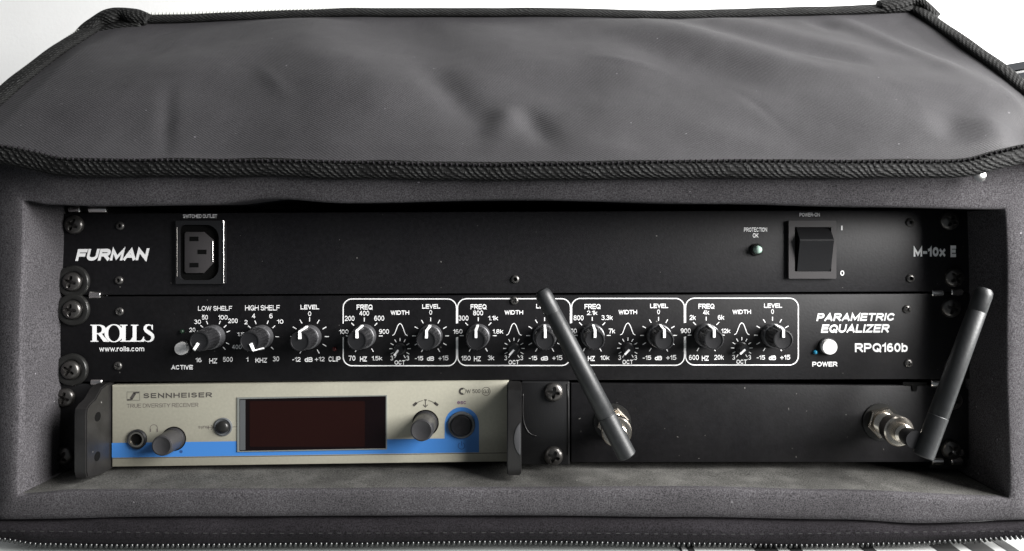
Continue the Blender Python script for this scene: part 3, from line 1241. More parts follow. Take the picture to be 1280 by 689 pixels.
# mains outlet
d1 = 0.0021
bm = bmesh.new()
fr(bm, pxz(rrect(219.5, 276, 281, 355, 1.2), d1), pxz(rrect(223.5, 281, 273.5, 350.5, [7, 16, 16, 7]), d1), -d1, 0.0008)
out = part('outlet_frame', bm, M_plastic, pc)
bm = bmesh.new()
prism(bm, pxz(rrect(221, 278, 279, 353, 1.0)), -0.0001, 0.0003)
part('recess', bm, M_dark, out)
bm = bmesh.new()
ins = [(230.5, 292), (232.5, 290), (254, 290), (266.5, 300.5), (266.5, 328.5), (254, 341.5), (232.5, 341.5), (230.5, 339.5)]
prism(bm, pxz(ins, 0.0012), -0.0012, 0.0, 0.0003)
part('outlet_insert', bm, M_insert, out)
for x, y in ((242.5, 298.7), (252.5, 315), (242.5, 331.5)):
    bm = bmesh.new()
    prism(bm, pxz([(x - 5.5, y - 2.8), (x + 5.5, y - 2.8), (x + 5.5, y + 2.8), (x - 5.5, y + 2.8)], 0.0014), -0.00135, -0.0011)
    part('contact_slot', bm, M_dark, out)
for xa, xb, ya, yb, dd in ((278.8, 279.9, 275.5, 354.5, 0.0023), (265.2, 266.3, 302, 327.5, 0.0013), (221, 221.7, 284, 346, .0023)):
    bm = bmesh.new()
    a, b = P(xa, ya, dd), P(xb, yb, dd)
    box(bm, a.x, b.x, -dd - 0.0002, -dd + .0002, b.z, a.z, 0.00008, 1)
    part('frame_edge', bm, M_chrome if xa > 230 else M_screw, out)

# rocker switch
bm = bmesh.new()
fr(bm, pxz(rrect(986, 276, 1045.5, 348.5, 1.4), 0.002), pxz(rrect(993.5, 284, 1039, 339.5, 1.0), 0.002), -0.002, 0.0)
sw = part('switch_frame', bm, M_insert, pc)
bm = bmesh.new()
prism(bm, pxz([(990, 280), (1042, 280), (1042, 344), (990, 344)]), -0.0002, 0.0001)
part('recess', bm, M_dark, sw)
bm = bmesh.new()
xa, xb = P(996, 300, .001).x, P(1038, 300, .001).x
zt_, zm_, zb_ = P(0, 285, .001).z, P(0, 301, .003).z, P(0, 339, .0015).z
prof = [(0.0, zt_), (-0.0005, zt_), (-0.0052, zm_ + 0.0008), (-0.0055, zm_), (-0.0052, zm_ - .0006), (-0.0015, zb_), (0.0, zb_)]
a = [bm.verts.new((xa, y, z)) for y, z in prof]
b = [bm.verts.new((xb, y, z)) for y, z in prof]
bm.faces.new(a)
bm.faces.new(b)
for i in range(len(prof)):
    j = (i + 1) % len(prof)
    bm.faces.new((a[i], a[j], b[j], b[i]))
bmesh.ops.recalc_face_normals(bm, faces=bm.faces)
part('rocker', bm, M_plastic, sw, smooth=15)
# indicator lamp
bm = bmesh.new()
lathe(bm, [(0.0032, 0), (0.0032, 0.0012), (0.0027, 0.0016), (0.0022, 0.0008)], 28, toward(P(945.5, 312)))
lb = part('lamp_bezel', bm, M_washer, pc)
bm = bmesh.new()
lathe(bm, [(0.0021, 0.0), (0.0021, 0.0025), (0.0019, 0.0036), (0.0012, 0.0043), (0.0003, 0.0046)], 24, toward(P(945.5, 312)))
part('lamp_lens', bm, M_ledoff, lb, smooth=60)

# ------------------------------------------------------------------ unit 2: parametric equaliser
eq = thing('parametric_equalizer', 'black rack equalizer covered in white dial markings, middle unit with rows of knobs', 'equalizer', P(645, 476) + Vector((0, 0.02, 0)))
unit_panel(eq, [(77, 371.3), (1213, 367), (1213, 474), (71, 477.5)], M_panel2, d=0.0004, thick=0.0034)
chassis(eq, 136, 1160, 375, 470, 0.10)
rack_screw(92.5, 387, eq, 0.1, d=0.0004)
rack_screw(90.5, 462, eq, 0.6, d=0.0004)
rack_screw(1188, 385, eq, 0.35, d=0.0004, washer=False)
rack_screw(1192, 458, eq, 0.35, d=0.0004, washer=False)
for x, y in ((149.5, 389.5), (147.5, 457.5), (1133.5, 386.5), (1135.5, 454), (643, 375.8)):
    small_screw(x, y, eq, rot=random.random() * 1.5, d=0.0004)

# serif name plate lettering
def arcp(cx, cy, rx, ry, a0, a1, n=16):
    return [(cx + rx * math.cos(R(a0 + (a1 - a0) * i / n)), cy + ry * math.sin(R(a0 + (a1 - a0) * i / n))) for i in range(n + 1)]


gR = [[(0, 0), (.42, 0), (.42, .045), (.33, .07), (.33, .44), (.40, .44), (.66, .04), (.70, 0), (.98, 0), (.98, .045), (.90, .07), (.58, .47)]
      + arcp(.48, .72, .33, .28, -60, 90, 14) + [(0, 1.0), (0, .955), (.10, .93), (.10, .07), (0, .045)],
      [(.33, .51)] + arcp(.42, .725, .18, .215, -90, 90, 12) + [(.33, .94)]]
gO = [arcp(.5, .5, .50, .53, 0, 360, 40)[:-1], list(reversed(arcp(.5, .5, .30, .475, 0, 360, 40)[:-1]))]
gL = [[(0, 0), (.74, 0), (.80, .30), (.755, .30), (.66, .13), (.56, .065), (.34, .065), (.34, .93), (.45, .955), (.45, 1.0), (0, 1.0), (0, .955), (.11, .93), (.11, .07), (0, .045)]]
cS = arcp(.30, .745, .225, .235, 20, 250, 16) + arcp(.33, .265, .255, .245, 75, -155, 16)[0:]
cS = [(.53, .86), (.45, .96), (.33, .99), (.20, .955), (.12, .86), (.11, .75), (.17, .65), (.29, .565), (.42, .48), (.53, .38), (.56, .26), (.51, .12), (.40, .03), (.27, .01), (.14, .05), (.04, .17)]
wS = [.03, .05, .08, .13, .17, .185, .20, .215, .215, .20, .185, .15, .10, .06, .045, .03]


def varstroke(c, w):
    L, Rr = [], []
    n = len(c)
    for i in range(n):
        a, b = c[max(0, i - 1)], c[min(n - 1, i + 1)]
        dx, dy = b[0] - a[0], b[1] - a[1]
        l = math.hypot(dx, dy)
        nx, ny = -dy / l * w[i] / 2, dx / l * w[i] / 2
        L.append((c[i][0] + nx, c[i][1] + ny))
        Rr.append((c[i][0] - nx, c[i][1] - ny))
    return L + list(reversed(Rr))


gS = [varstroke(cS, wS)]
gS2 = [[(.50, 1.0), (.56, 1.0), (.56, .70), (.515, .70), (.46, .86), (.50, .92)]]
gS3 = [[(.0, 0.0), (.05, .0), (.10, .09), (.055, .17), (.045, .30), (0, .30)]]
for glyph, x0, w in ((gR, 113, 24), (gO, 130.5, 24), (gL, 150, 21), (gL, 163.5, 21), (gS, 179, 21.5), (gS2, 179, 21.5), (gS3, 179, 21.5)):
    me = loops_mesh([[(x, y) for x, y in lp] for lp in glyph])
    ty = 0.18 if False else 0
    xs = [v.co.x for v in me.vertices]
    for v in me.vertices:
        px = x0 + v.co.x * w
        py = 427.3 - v.co.y * 21.3
        v.co = P(px, py, 0.00045 + (0.00001 if glyph in (gO, gS2, gS3) else 0) + (0.000005 if x0 == 163.5 else 0)) - P(152, 416, 0.00045)
    me.update()
    put('lettering', me, M_white, eq, P(152, 416, 0.00045))

EQD = 0.00044


def T(s, x0, y0, x1, y1, bold=0.15, **k):
    if s.isalpha() and bold == 0.15:
        bold = 0.2
    y0, y1 = y0 - 0.25, y1 + 0.15
    return lettering(s, x0, y0, x1, y1, M_white, eq, d=EQD, bold=bold, **k)


T('www.rolls.com', 124, 433.4, 180.3, 439.8, bold=0.18)
for s, x0, y0, x1, y1 in (
        ('LOW SHELF', 247.6, 382.6, 290.2, 388.8), ('HIGH SHELF', 306.4, 381.9, 349.7, 388), ('LEVEL', 375.7, 381.2, 398.9, 387.3),
        ('0', 385.1, 389.6, 389, 395), ('30', 242.8, 399.9, 251, 404.9), ('50', 252.5, 394.1, 259.8, 399.5), ('100', 272.8, 393.8, 284.5, 399.5),
        ('200', 285, 398.5, 297.2, 403.8), ('20', 236.5, 410, 244.2, 415), ('400', 289.8, 431.3, 302, 436.2), ('16', 244.4, 447.3, 251.9, 452.7),
        ('HZ', 261.6, 448.2, 271.9, 454.3), ('500', 278.7, 446.6, 290.9, 452.2), ('1.5', 296.5, 415.3, 305.6, 420.2), ('2', 305.3, 400.3, 309.4, 405.3),
        ('4', 314.6, 392.3, 319.1, 397.9), ('6', 336.6, 392.3, 340.9, 397.9), ('10', 346.3, 399.2, 354.2, 404.6), ('1', 307.6, 446.6, 310.3, 452),
        ('KHZ', 319.3, 447.5, 334.2, 453.6), ('30', 341, 445.9, 349, 451.6), ('-12', 365.3, 446.3, 375.7, 452), ('dB', 380.8, 446.3, 390.8, 452.4),
        ('+12', 393.7, 445.9, 405.8, 451.6), ('CLIP', 410.6, 445.9, 425.6, 452), ('ACTIVE', 214, 456.1, 241, 462.4),
        ('POWER', 1015.5, 452, 1046.8, 458.9), ('RPQ160b', 1068.7, 427.9, 1134.7, 440.8)):
    T(s, x0, y0, x1, y1, bold=0.22 if s == 'RPQ160b' else 0.15)
T('PARAMETRIC', 1020.4, 390.4, 1118.5, 401.6, bold=0.24, shear=0.25)
T('EQUALIZER', 1026, 404.6, 1112, 416.6, bold=0.24, shear=0.25)

PITCH = 142.45
bands = [('200', '400', '600', '900', '100', '70', '1.5k'), ('300', '800', '1.1k', '1.8k', '160', '150', '3k'),
         ('800', '2.1k', '3.3k', '7k', '400', '300', '10k'), ('2k', '4k', '6k', '12k', '900', '600', '20k')]
CW = {'.': 1.9, '1': 3.4, 'k': 3.9, '-': 2.6, '+': 4.2}


def wid(s):
    return sum(CW.get(c, 4.15) for c in s)


def ctext(s, cx, y0, y1):
    w = wid(s)
    T(s, cx - w / 2, y0, cx + w / 2, y1)


def ticks(cx, cy, r0, r1, angs, w=1.05):
    bm = bmesh.new()
    for a in angs:
        s, c = math.sin(R(a)), math.cos(R(a))
        add_ribbon(bm, [(cx + r0 * s, cy - r0 * c), (cx + r1 * s, cy - r1 * c)], w, EQD)
    part('tick_marks', bm, M_white, eq, P(cx, cy, EQD))


A11 = list(range(-150, 151, 30))
ticks(266.8, 421.2, 17.4, 21.8, (-137, -115, -70, -48, -24, 24, 48, 70, 115, 137))
ticks(327, 421, 17.4, 21.8, (-137, -90, -51, -23, 23, 51, 90, 137))
ticks(387, 420.8, 18.8, 24.2, A11)
line = bmesh.new()
for k in range(4):
    ox = PITCH * k
    oy = -0.32 * k
    n = bands[k]
    T('FREQ', 445.8 + ox, 381 + oy, 465.7 + ox, 387.4 + oy)
    ctext(n[1], 455.2 + ox, 388.8 + oy, 394.5 + oy)
    ctext(n[0], 436.9 + ox + (1.5 if k > 1 else 0), 395.2 + oy, 401 + oy)
    ctext(n[2], 474 + ox, 395 + oy, 400.8 + oy)
    ctext(n[3], 480 + ox, 411.8 + oy, 417.4 + oy)
    ctext(n[4], 429.8 + ox, 411.8 + oy, 417.4 + oy)
    ctext(n[5], 440 + ox, 445 + oy, 450.9 + oy)
    T('HZ', 450 + ox, 446 + oy, 458.9 + ox, 451.9 + oy)
    ctext(n[6], 471.3 + ox, 445 + oy, 450.7 + oy)
    T('WIDTH', 488.2 + ox, 388 + oy, 511.4 + ox, 394.1 + oy)
    T('LEVEL', 527.8 + ox, 380.4 + oy, 550.3 + ox, 386.3 + oy)
    T('0', 536.6 + ox, 387.9 + oy, 540.1 + ox, 393.3 + oy)
    T('3', 488 + ox, 445 + oy, 491.4 + ox, 450.5 + oy)
    T('.3', 506.8 + ox, 445 + oy, 511.4 + ox, 450.5 + oy)
    T('OCT', 493.2 + ox, 450.7 + oy, 506.2 + ox, 455.9 + oy)
    T('-15', 518.6 + ox, 445 + oy, 529 + ox, 450.5 + oy)
    T('dB', 533.7 + ox, 445.2 + oy, 542.6 + ox, 450.9 + oy)
    T('+15', 548 + ox, 444.4 + oy, 560.4 + ox, 450.5 + oy)
    ticks(455.4 + ox, 420 + oy, 18.2, 23, (-150, -90, -45, 0, 45, 90, 150))
    ticks(538.3 + ox, 420 + oy, 18.2, 23, A11)
    ticks(500 + ox, 436 + oy, 9.4, 13.4, A11, 0.95)
    # bell curve sign
    bell = [(490.4, 419.4), (493, 417.8), (495.4, 412), (497.4, 407), (500, 404.6), (502.5, 407), (504.5, 412), (506.8, 417.8), (509.5, 419.6)]
    bb = bmesh.new()
    pp = poly([(x + ox, y + oy) for x, y in bell], 4)
    add_ribbon(bb, pp, 0.9, EQD)
    part('curve_sign', bb, M_white, eq, P(500 + ox, 412 + oy, EQD))
    # rounded outline, open at the frequency labels
    xl, xr, yt, yb, r = 429 + ox, 570.6 + ox, 373.8 + oy, 457.3 + oy, 11
    xl += 0.6 if k else 0
    right_open = k < 3
    path = [(xl, 404.5 + oy), (xl, 395 + oy)] + [(xl, yt + r)] + arc(xl + r, yt + r, r, -90, 0, 8)[1:] + arc(xr - r, yt + r, r, 0, 90, 8)
    if right_open:
        path += [(xr, 404.5 + oy)]
        bb = bmesh.new()
        add_ribbon(bb, path, 1.3, EQD)
        path2 = [(xl, 421.8 + oy), (xl, yb - r)] + arc(xl + r, yb - r, r, -90, -180, 8)[1:] + arc(xr - r, yb - r, r, 180, 90, 8) + [(xr, 421.8 + oy)]
        add_ribbon(bb, path2, 1.3, EQD)
    else:
        path += arc(xr - r, yb - r, r, 90, 180, 8) + arc(xl + r, yb - r, r, 180, 270, 8) + [(xl, 421.8 + oy)]
        bb = bmesh.new()
        add_ribbon(bb, path, 1.3, EQD)
    part('band_outline', bb, M_white, eq, P(500 + ox, 415 + oy, EQD))


def knob_mesh():
    L = 0.0160
    bm = bmesh.new()
    lathe(bm, [(0.0058, 0.0006), (0.0060, 0.0014), (0.0059, 0.003), (0.00565, 0.006), (0.0054, 0.0105), (0.0052, L - 0.0007), (0.0049, L - 0.0001), (0.0044, L), (0.0043, L - 0.0004), (0.002, L - 0.0006)],
          84, OUT, flute=(2, 5, 21, 0.055), cap0=True)
    return mesh_from(bm, 'knob', 40)


ME_knob = knob_mesh()
ME_knob.materials.append(M_knob)
L = 0.0160
bm = bmesh.new()
# white index: along the face, over the edge and down the flank
w = 0.00062
prof = [(0.0012, L - 0.0002, L + 0.0003), (0.0046, L - 0.0002, L + 0.0003), (0.0054, L - 0.0009, L + 0.00005), (0.0057, 0.0085, 0.0085), (0.0061, 0.0025, 0.0025)]
vs = []
tops = [(0.0012, L + 0.0003), (0.0047, L + 0.0003), (0.0054, L - 0.0003), (0.00575, 0.0095), (0.0064, 0.0045), ]
bots = [(0.0012, L - 0.0006), (0.0044, L - 0.0006), (0.0048, L - 0.0010), (0.0050, 0.0095), (0.0054, 0.0045)]
for sx in (-w, w):
    vs.append([[bm.verts.new((sx, r_, h_)) for r_, h_ in tops], [bm.verts.new((sx, r_, h_)) for r_, h_ in bots]])
for i in range(4):
    bm.faces.new((vs[0][0][i], vs[0][0][i + 1], vs[1][0][i + 1], vs[1][0][i]))
    bm.faces.new((vs[0][0][i], vs[0][0][i + 1], vs[0][1][i + 1], vs[0][1][i]))
    bm.faces.new((vs[1][0][i], vs[1][0][i + 1], vs[1][1][i + 1], vs[1][1][i]))
bm.faces.new((vs[0][0][0], vs[1][0][0], vs[1][1][0], vs[0][1][0]))
bm.faces.new((vs[0][0][4], vs[1][0][4], vs[1][1][4], vs[0][1][4]))
bmesh.ops.transform(bm, matrix=OUT, verts=bm.verts)   # local +Y (radial) -> +Z, local +Z -> -Y
bmesh.ops.recalc_face_normals(bm, faces=bm.faces)
ME_pointer = mesh_from(bm, 'pointer', 40)
ME_pointer.materials.append(M_point)
bm = bmesh.new()
lathe(bm, [(0.0063, 0.0), (0.0063, 0.0006), (0.00615, 0.0010), (0.0061, 0.0046), (0.0056, 0.0050)], 60, OUT)
ME_skirt = mesh_from(bm, 'skirt', 40)
ME_skirt.materials.append(M_knobside)


def big_knob(px, py, ang):
    p = P(px, py, 0.0004)
    k = put('knob', ME_knob, None, eq, p, rot=(0, R(ang), 0))
    q = bpy.data.objects.new('pointer', ME_pointer)
    COL.objects.link(q)
    q.parent = k
    s = bpy.data.objects.new('skirt', ME_skirt)
    COL.objects.link(s)
    s.parent = k
    return k


big_knob(266.8, 421, -148)
big_knob(327, 421, 155)
big_knob(387, 421, 0)
for k in range(4):
    big_knob(455.4 + PITCH * k, 420 - .32 * k, 0)
    big_knob(538.3 + PITCH * k, 420 - .32 * k, 3 if k == 0 else 0)
# small trimmer shafts
bm = bmesh.new()
lathe(bm, [(0.0031, 0.0), (0.0031, 0.0004), (0.0027, 0.0006), (0.0026, 0.0045), (0.0024, 0.0052), (0.0010, 0.0053)], 40, OUT, flute=(3, 3, 14, 0.08))
ME_trim = mesh_from(bm, 'trim_knob', 40)
ME_trim.materials.append(M_knob)
bm = bmesh.new()
b2 = bmesh.new()
box(b2, -0.00052, 0.00052, -0.0002, 0.0034, 0.0051, 0.0055)
merge(bm, b2)
bmesh.ops.transform(bm, matrix=OUT, verts=bm.verts)
bmesh.ops.recalc_face_normals(bm, faces=bm.faces)
ME_trimp = mesh_from(bm, 'pointer')
ME_trimp.materials.append(M_point)
for k in range(4):
    t = put('trim_knob', ME_trim, None, eq, P(500 + PITCH * k, 436 - .32 * k, .0004), rot=(0, R(-142 + 3 * k), 0))
    q = bpy.data.objects.new('pointer', ME_trimp)
    COL.objects.link(q)
    q.parent = t
# push buttons and lamps
for x, y, r_ in ((229.6, 434.8, 0.0033), (1034.1, 432.9, 0.0039)):
    bm = bmesh.new()
    lathe(bm, [(r_ + .0007, 0), (r_ + .0007, 0.0008), (r_ + .0001, 0.0009)], 32, toward(P(x, y, .0004)), cap1=False)
    c = part('button_collar', bm, M_plastic, eq)
    bm = bmesh.new()
    lathe(bm, [(r_, 0), (r_, 0.0031), (r_ * .95, 0.0034), (r_ * .6, 0.00352), (r_ * .1, 0.00355)], 32, toward(P(x, y, .0004)))
    part('push_button', bm, M_button, eq, smooth=50)
for x, y, m in ((227.9, 414.3, M_ledgreen), (418.3, 436.2, M_ledred), (1018.5, 440.2, M_ledblue)):
    bm = bmesh.new()
    lathe(bm, [(0.0011, 0), (0.0011, 0.0008), (0.0008, 0.0013), (0.0002, 0.0015)], 20, toward(P(x, y, .0004)))
    part('indicator_lamp', bm, m, eq, smooth=60)

# ------------------------------------------------------------------ unit 3 left: wireless receiver
rx = thing('wireless_receiver', 'half width champagne wireless receiver with a blue stripe and dark red display', 'wireless receiver', P(385, 584) + Vector((0, .02, 0)))
TR3 = 0.0145
faced = 0.0008


def fy(x, y):
    """tilt of the slightly sagging receiver: y given at x = 385"""
    return y - (x - 385) * TR3


bm = bmesh.new()
prism(bm, pxz([(139.5, 482), (636, 475), (636, 577.5), (139.5, 584)], faced), -faced, 0.004, 0.0007)
fp = part('faceplate', bm, M_champ, rx)
chassis(rx, 145, 630, 486, 574, 0.15, 0.0042)
RD = faced + 0.00005
# blue stripe with the raised tab round the esc button
es = (577, 530.5)
stripe = [(139.8, 553.8), (555.8, 548.2)] + [(555.8, 531)] + arc(577.3, 530.5, 21.5, -90, 90, 18)[1:] + [(598.8, 565.6), (139.8, 572.2)]
me = loops_mesh([stripe])
c = P(385, 560, RD)
for v in me.vertices:
    v.co = P(v.co.x, v.co.y, RD) - c
for p in me.polygons:
    pass
me.update()
put('blue_stripe', me, M_blue, rx, c)
bm = bmesh.new()
add_ribbon(bm, [(139.8, 573), (634, 566.2)], 0.8, RD + 0.00003)
part('seam_line', bm, M_greyprint, rx)


def TRX(s, x0, y0, x1, y1, m=M_greyprint, bold=0.13, **k):
    return lettering(s, x0, y0, x1, y1, m, rx, d=RD + 0.00003, bold=bold, tilt=TR3, **k)


TRX('SENNHEISER', 179.4, 490.4, 265.2, 498, bold=0.21, spacing=2.2)
TRX('TRUE DIVERSITY RECEIVER', 158.6, 504.2, 248, 509.6, M_dimprint, bold=0.12)
TRX('esc', 571.6, 501.4, 582.4, 505.4, M_purple, bold=0.16)
TRX('W 500', 583, 486.4, 600.5, 492, M_greyprint, bold=0.13)
TRX('G3', 603.8, 487, 611.6, 491.6, M_greyprint, bold=0.13)
TRX('sync', 248, 532.4, 260, 536.6, M_dimprint, bold=0.12)


def sign(parts, nm='sign', m=None):
    bm = bmesh.new()
    for pth, w, cl_ in parts:
        add_ribbon(bm, pth, w, RD + 0.00004, cl_)
    return part(nm, bm, m or M_greyprint, rx)


# square emblem with a slanted S-shaped band
e0, e1, f0, f1 = 158.8, 174.6, 489.8, 500.6
sign([([(e0, f0 + .3), (e1, f0), (e1, f1 - .2), (e0, f1)], 0.5, True),
      ([(174, 490.8), (169.2, 490.9), (167.3, 492)], 1.9, False), ([(168.6, 491.4), (163.8, 499)], 3.9, False), ([(159.2, 499.9), (163, 499.8), (165.3, 498.7)], 1.9, False)], 'emblem')
# crescent, ringed G3
sign([(arc(578, 489.2, 3.3, -200, 20, 12), 2.4, False), (arc(578, 489.2, 4.3, 0, 360, 20), 0.4, False)], 'emblem')
sign([(arc(607.7, 489.3, 5.2, 0, 360, 22), 0.5, False)], 'emblem')
# headphones sign
sign([(arc(192.3, 535.5, 4.6, -100, 100, 12), 0.6, False), ([(188, 536), (188, 540)], 1.6, False), ([(196.6, 536), (196.6, 540)], 1.6, False)], 'headphone_sign', M_dimprint)
# sync sign and line to the display
sign([([(259, 534.4), (266, 534.4)], 0.6, False), ([(264, 531.8), (267, 534.4), (264, 537)], 0.8, False), ([(260.5, 532), (260.5, 537)], 0.6, False), ([(291, 533.6), (298, 533.5)], 0.6, False)], 'sync_sign', M_dimprint)
# turning arrows over the jog dial
sign([(arc(532, 520, 19.5, -42, -10, 8), 0.7, False), (arc(532, 520, 19.5, 10, 42, 8), 0.7, False),
      ([(516.5, 507.2), (521, 503.6)], 3.2, False), ([(547.5, 506.8), (543, 503.2)], 3.2, False),
      ([(531.8, 499.6), (531.8, 508)], 0.9, False), ([(529, 506), (531.8, 509.2), (534.6, 506)], 1.1, False), ([(530.2, 500), (533.4, 500)], 1.4, False)], 'arrow_sign')
# standby sign
sign([(arc(576.8, 557.4, 4.2, 35, 325, 16), 0.8, False), ([(576.8, 551.5), (576.8, 557)], 0.8, False)], 'standby_sign', M_bluedark)
sign([(arc(226.3, 564.6, 1.1, 0, 360, 8), 2.0, False)], 'dot_sign', M_bluedark)

# display window
dd = RD + 0.0004
quad = [(299, 499), (482.3, 495.3), (482.3, 560.6), (299, 564)]
bm = bmesh.new()
fr(bm, pxz([(296.5, 497), (483.6, 494.2), (483.6, 562), (296.5, 565.2)], dd), pxz(quad, dd), -dd, -faced + 0.0003)
dw = part('display_frame', bm, M_edgeglass, rx)
bm = bmesh.new()
prism(bm, pxz(quad, RD), -RD - 0.0002, -faced + 0.0002)
part('display_glass', bm, M_glass, dw)
bm = bmesh.new()
prism(bm, pxz([(300, 500), (306.5, 500), (306.5, 562.6), (300, 562.8)], RD + .0003), -RD - 0.0004, -RD - .00021)
part('glass_edge', bm, M_greyring, dw)  # glass bevel; its reflection is painted as pale grey
bm = bmesh.new()
prism(bm, pxz(rrect(312, 501.5, 456, 558.5, 1.5), RD + .0003), -RD - 0.0003, -RD - .00021)
part('reflection_patch', bm, M_reflection, dw)  # red-brown patch painting a reddish room reflection onto the display

# headphone socket
bm = bmesh.new()
lathe(bm, [(0.0051, 0), (0.0051, 0.0009), (0.0044, 0.0014), (0.0041, 0.0012), (0.0041, 0.0002)], 40, toward(P(172, 548.7, faced)), cap1=False)
jk = part('headphone_socket', bm, M_knob, rx)
bm = bmesh.new()
lathe(bm, [(0.0040, 0.0), (0.0040, 0.0013), (0.0031, 0.0013), (0.0029, 0.0009), (0.0029, 0)], 36, toward(P(172, 548.7, faced)), cap1=False)
part('metal_ring', bm, M_nickel, jk)
bm = bmesh.new()
lathe(bm, [(0.0029, 0), (0.0028, 0.0003)], 30, toward(P(172, 548.7, faced)))
part('socket_hole', bm, M_dark, jk)


def tall_knob(px, py, r_, l_, nm='knob'):
    bm = bmesh.new()
    lathe(bm, [(r_ * 1.06, 0), (r_ * 1.06, 0.0004), (r_ * .97, .0006), (r_, 0.0012), (r_ * .985, l_ - .0012), (r_ * .93, l_ - .0003), (r_ * .82, l_), (r_ * .6, l_ - .0005), (r_ * .1, l_ - .0009)], 72,
          toward(P(px, py, faced)), flute=(3, 4, 36, 0.03))
    k = part(nm, bm, M_greyknob, rx, P(px, py, faced), smooth=35)
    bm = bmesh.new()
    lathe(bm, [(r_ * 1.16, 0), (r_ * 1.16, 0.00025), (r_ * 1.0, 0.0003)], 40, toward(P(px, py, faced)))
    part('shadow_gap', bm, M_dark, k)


tall_knob(217.5, 548.5, 0.0055, 0.0125)
tall_knob(532, 528.8, 0.0060, 0.0140)
# sync button
bm = bmesh.new()
lathe(bm, [(0.0048, 0), (0.0048, 0.0006), (0.0043, 0.0009), (0.0035, 0.0004)], 36, toward(P(279.2, 533.5, faced)))
sb = part('sync_button', bm, M_greyring, rx)
bm = bmesh.new()
lathe(bm, [(0.0033, 0.0002), (0.0032, 0.0012), (0.0026, 0.0020), (0.0014, 0.0024), (0.0002, 0.0025)], 32, toward(P(279.2, 533.5, faced)))
part('button_cap', bm, M_washer, sb, smooth=60)
# esc button
bm = bmesh.new()
lathe(bm, [(0.0071, 0), (0.0071, 0.0008), (0.0068, 0.0013), (0.0059, 0.0015), (0.0056, 0.0010)], 48, toward(P(577, 531, faced)))
eb = part('escape_button', bm, M_greyring, rx)
bm = bmesh.new()
lathe(bm, [(0.0055, 0.0008), (0.0054, 0.0024), (0.0050, 0.0029), (0.003, 0.0027), (0.0003, 0.0026)], 48, toward(P(577, 531, faced)))
part('button_cap', bm, M_panel, eb, smooth=50)

# rack ears and handles of the receiver
def handle(xa_px, xb_px, top_f, bot_f, top_r, bot_r, holes=True):
    df = 0.021
    xa, xb = P(xa_px, 0, df).x, P(xb_px, 0, df).x
    zft, zfb = P(0, top_f, df).z, P(0, bot_f, df).z
    zrt, zrb = P(0, top_r, 0).z, P(0, bot_r, 0).z
    prof = [(0.003, zrt), (-0.004, zrt), (-0.0085, zrt - 0.0012), (-0.0135, zft + .0015), (-0.0180, zft), (-0.0205, zft - 0.0018), (-df, zft - 0.005),
            (-df, zfb + .004), (-0.0200, zfb + .0008), (-0.0175, zfb), (-0.006, zrb - 0.0002), (0.003, zrb)]
    bm = bmesh.new()
    a = [bm.verts.new((xa, y, z)) for y, z in prof]
    b = [bm.verts.new((xb, y, z)) for y, z in prof]
    n = len(prof)
    fa, fb = bm.faces.new(a), bm.faces.new(b)
    for i in range(n):
        j = (i + 1) % n
        bm.faces.new((a[i], a[j], b[j], b[i]))
    bmesh.ops.recalc_face_normals(bm, faces=bm.faces)
    bmesh.ops.bevel(bm, geom=list(fa.edges) + list(fb.edges), offset=0.0006, segments=2, affect='EDGES')
    return bm


bm = handle(92, 108, 507, 600, 478, 586)
hl = part('handle', bm, M_handle, rx)
xr_ = P(108, 0, 0.021).x
for (px, py, dh) in ((121.5, 521, 0.0118), (121, 570.5, 0.0122)):
    p = P(px, py, dh)
    bm = bmesh.new()
    lathe(bm, [(0.0024, -0.0002), (0.0024, 0.0001), (0.0019, 0.00012), (0.0017, 0.0001)], 24, Matrix.Translation((xr_, p.y, p.z)) @ Matrix.Rotation(R(90), 4, 'Y'))
    part('handle_hole', bm, M_dark, hl)
bm = handle(633.6, 651.5, 484, 597, 478, 581)
hr = part('handle', bm, M_handle, rx)
# left ear
bm = bmesh.new()
prism(bm, pxz(rrect(66, 480, 139, 586, 3)), -0.0002, 0.003, 0.0004)
ear = part('rack_ear', bm, M_steel, rx)
s = put('rack_screw', ME_rackscrew, None, rx, P(82, 497, .0004), rot=(0, .3, 0))
s = put('rack_screw', ME_rackscrew, None, rx, P(80, 570, .0004), rot=(0, .7, 0))
# right ear bracket
bm = bmesh.new()
prism(bm, pxz(rrect(651.8, 477, 712, 581, 2), .0022), -0.0022, 0.0022, 0.0005)
ear = part('rack_ear', bm, M_steel, rx)
bm = bmesh.new()
pth = poly([(654, 492), (653.5, 515), (655, 528), (659, 538), (664, 543), (670, 545)], 5)
tube(bm, [P(x, y, .0024) for x, y in pth], 0.00028, 6)
tube(bm, [P(x, y, .0024) for x, y in [(709.6, 480), (710.2, 500), (710.2, 569)]], 0.00026, 6)
part('pressed_rib', bm, M_handle, ear, smooth=180)
# raised pale crescent painting the lit surface of the right handle's scooped notch
bm = bmesh.new()
cres = arc(657, 549, 14.5, -152, -28, 14, ry=23) + [(650.6, 531), (650.8, 549), (650.6, 566)]
prism(bm, pxz(cres, .0214), -.0214, -.0209, 0.0002)
part('lit_notch_plate', bm, M_knobside, hr)
for y in (490, 570):
    put('rack_screw', ME_rackscrew, None, rx, P(692, y, .0026), rot=(0, .15 if y < 500 else .35, 0), label='large bright-edged cross-head screw')

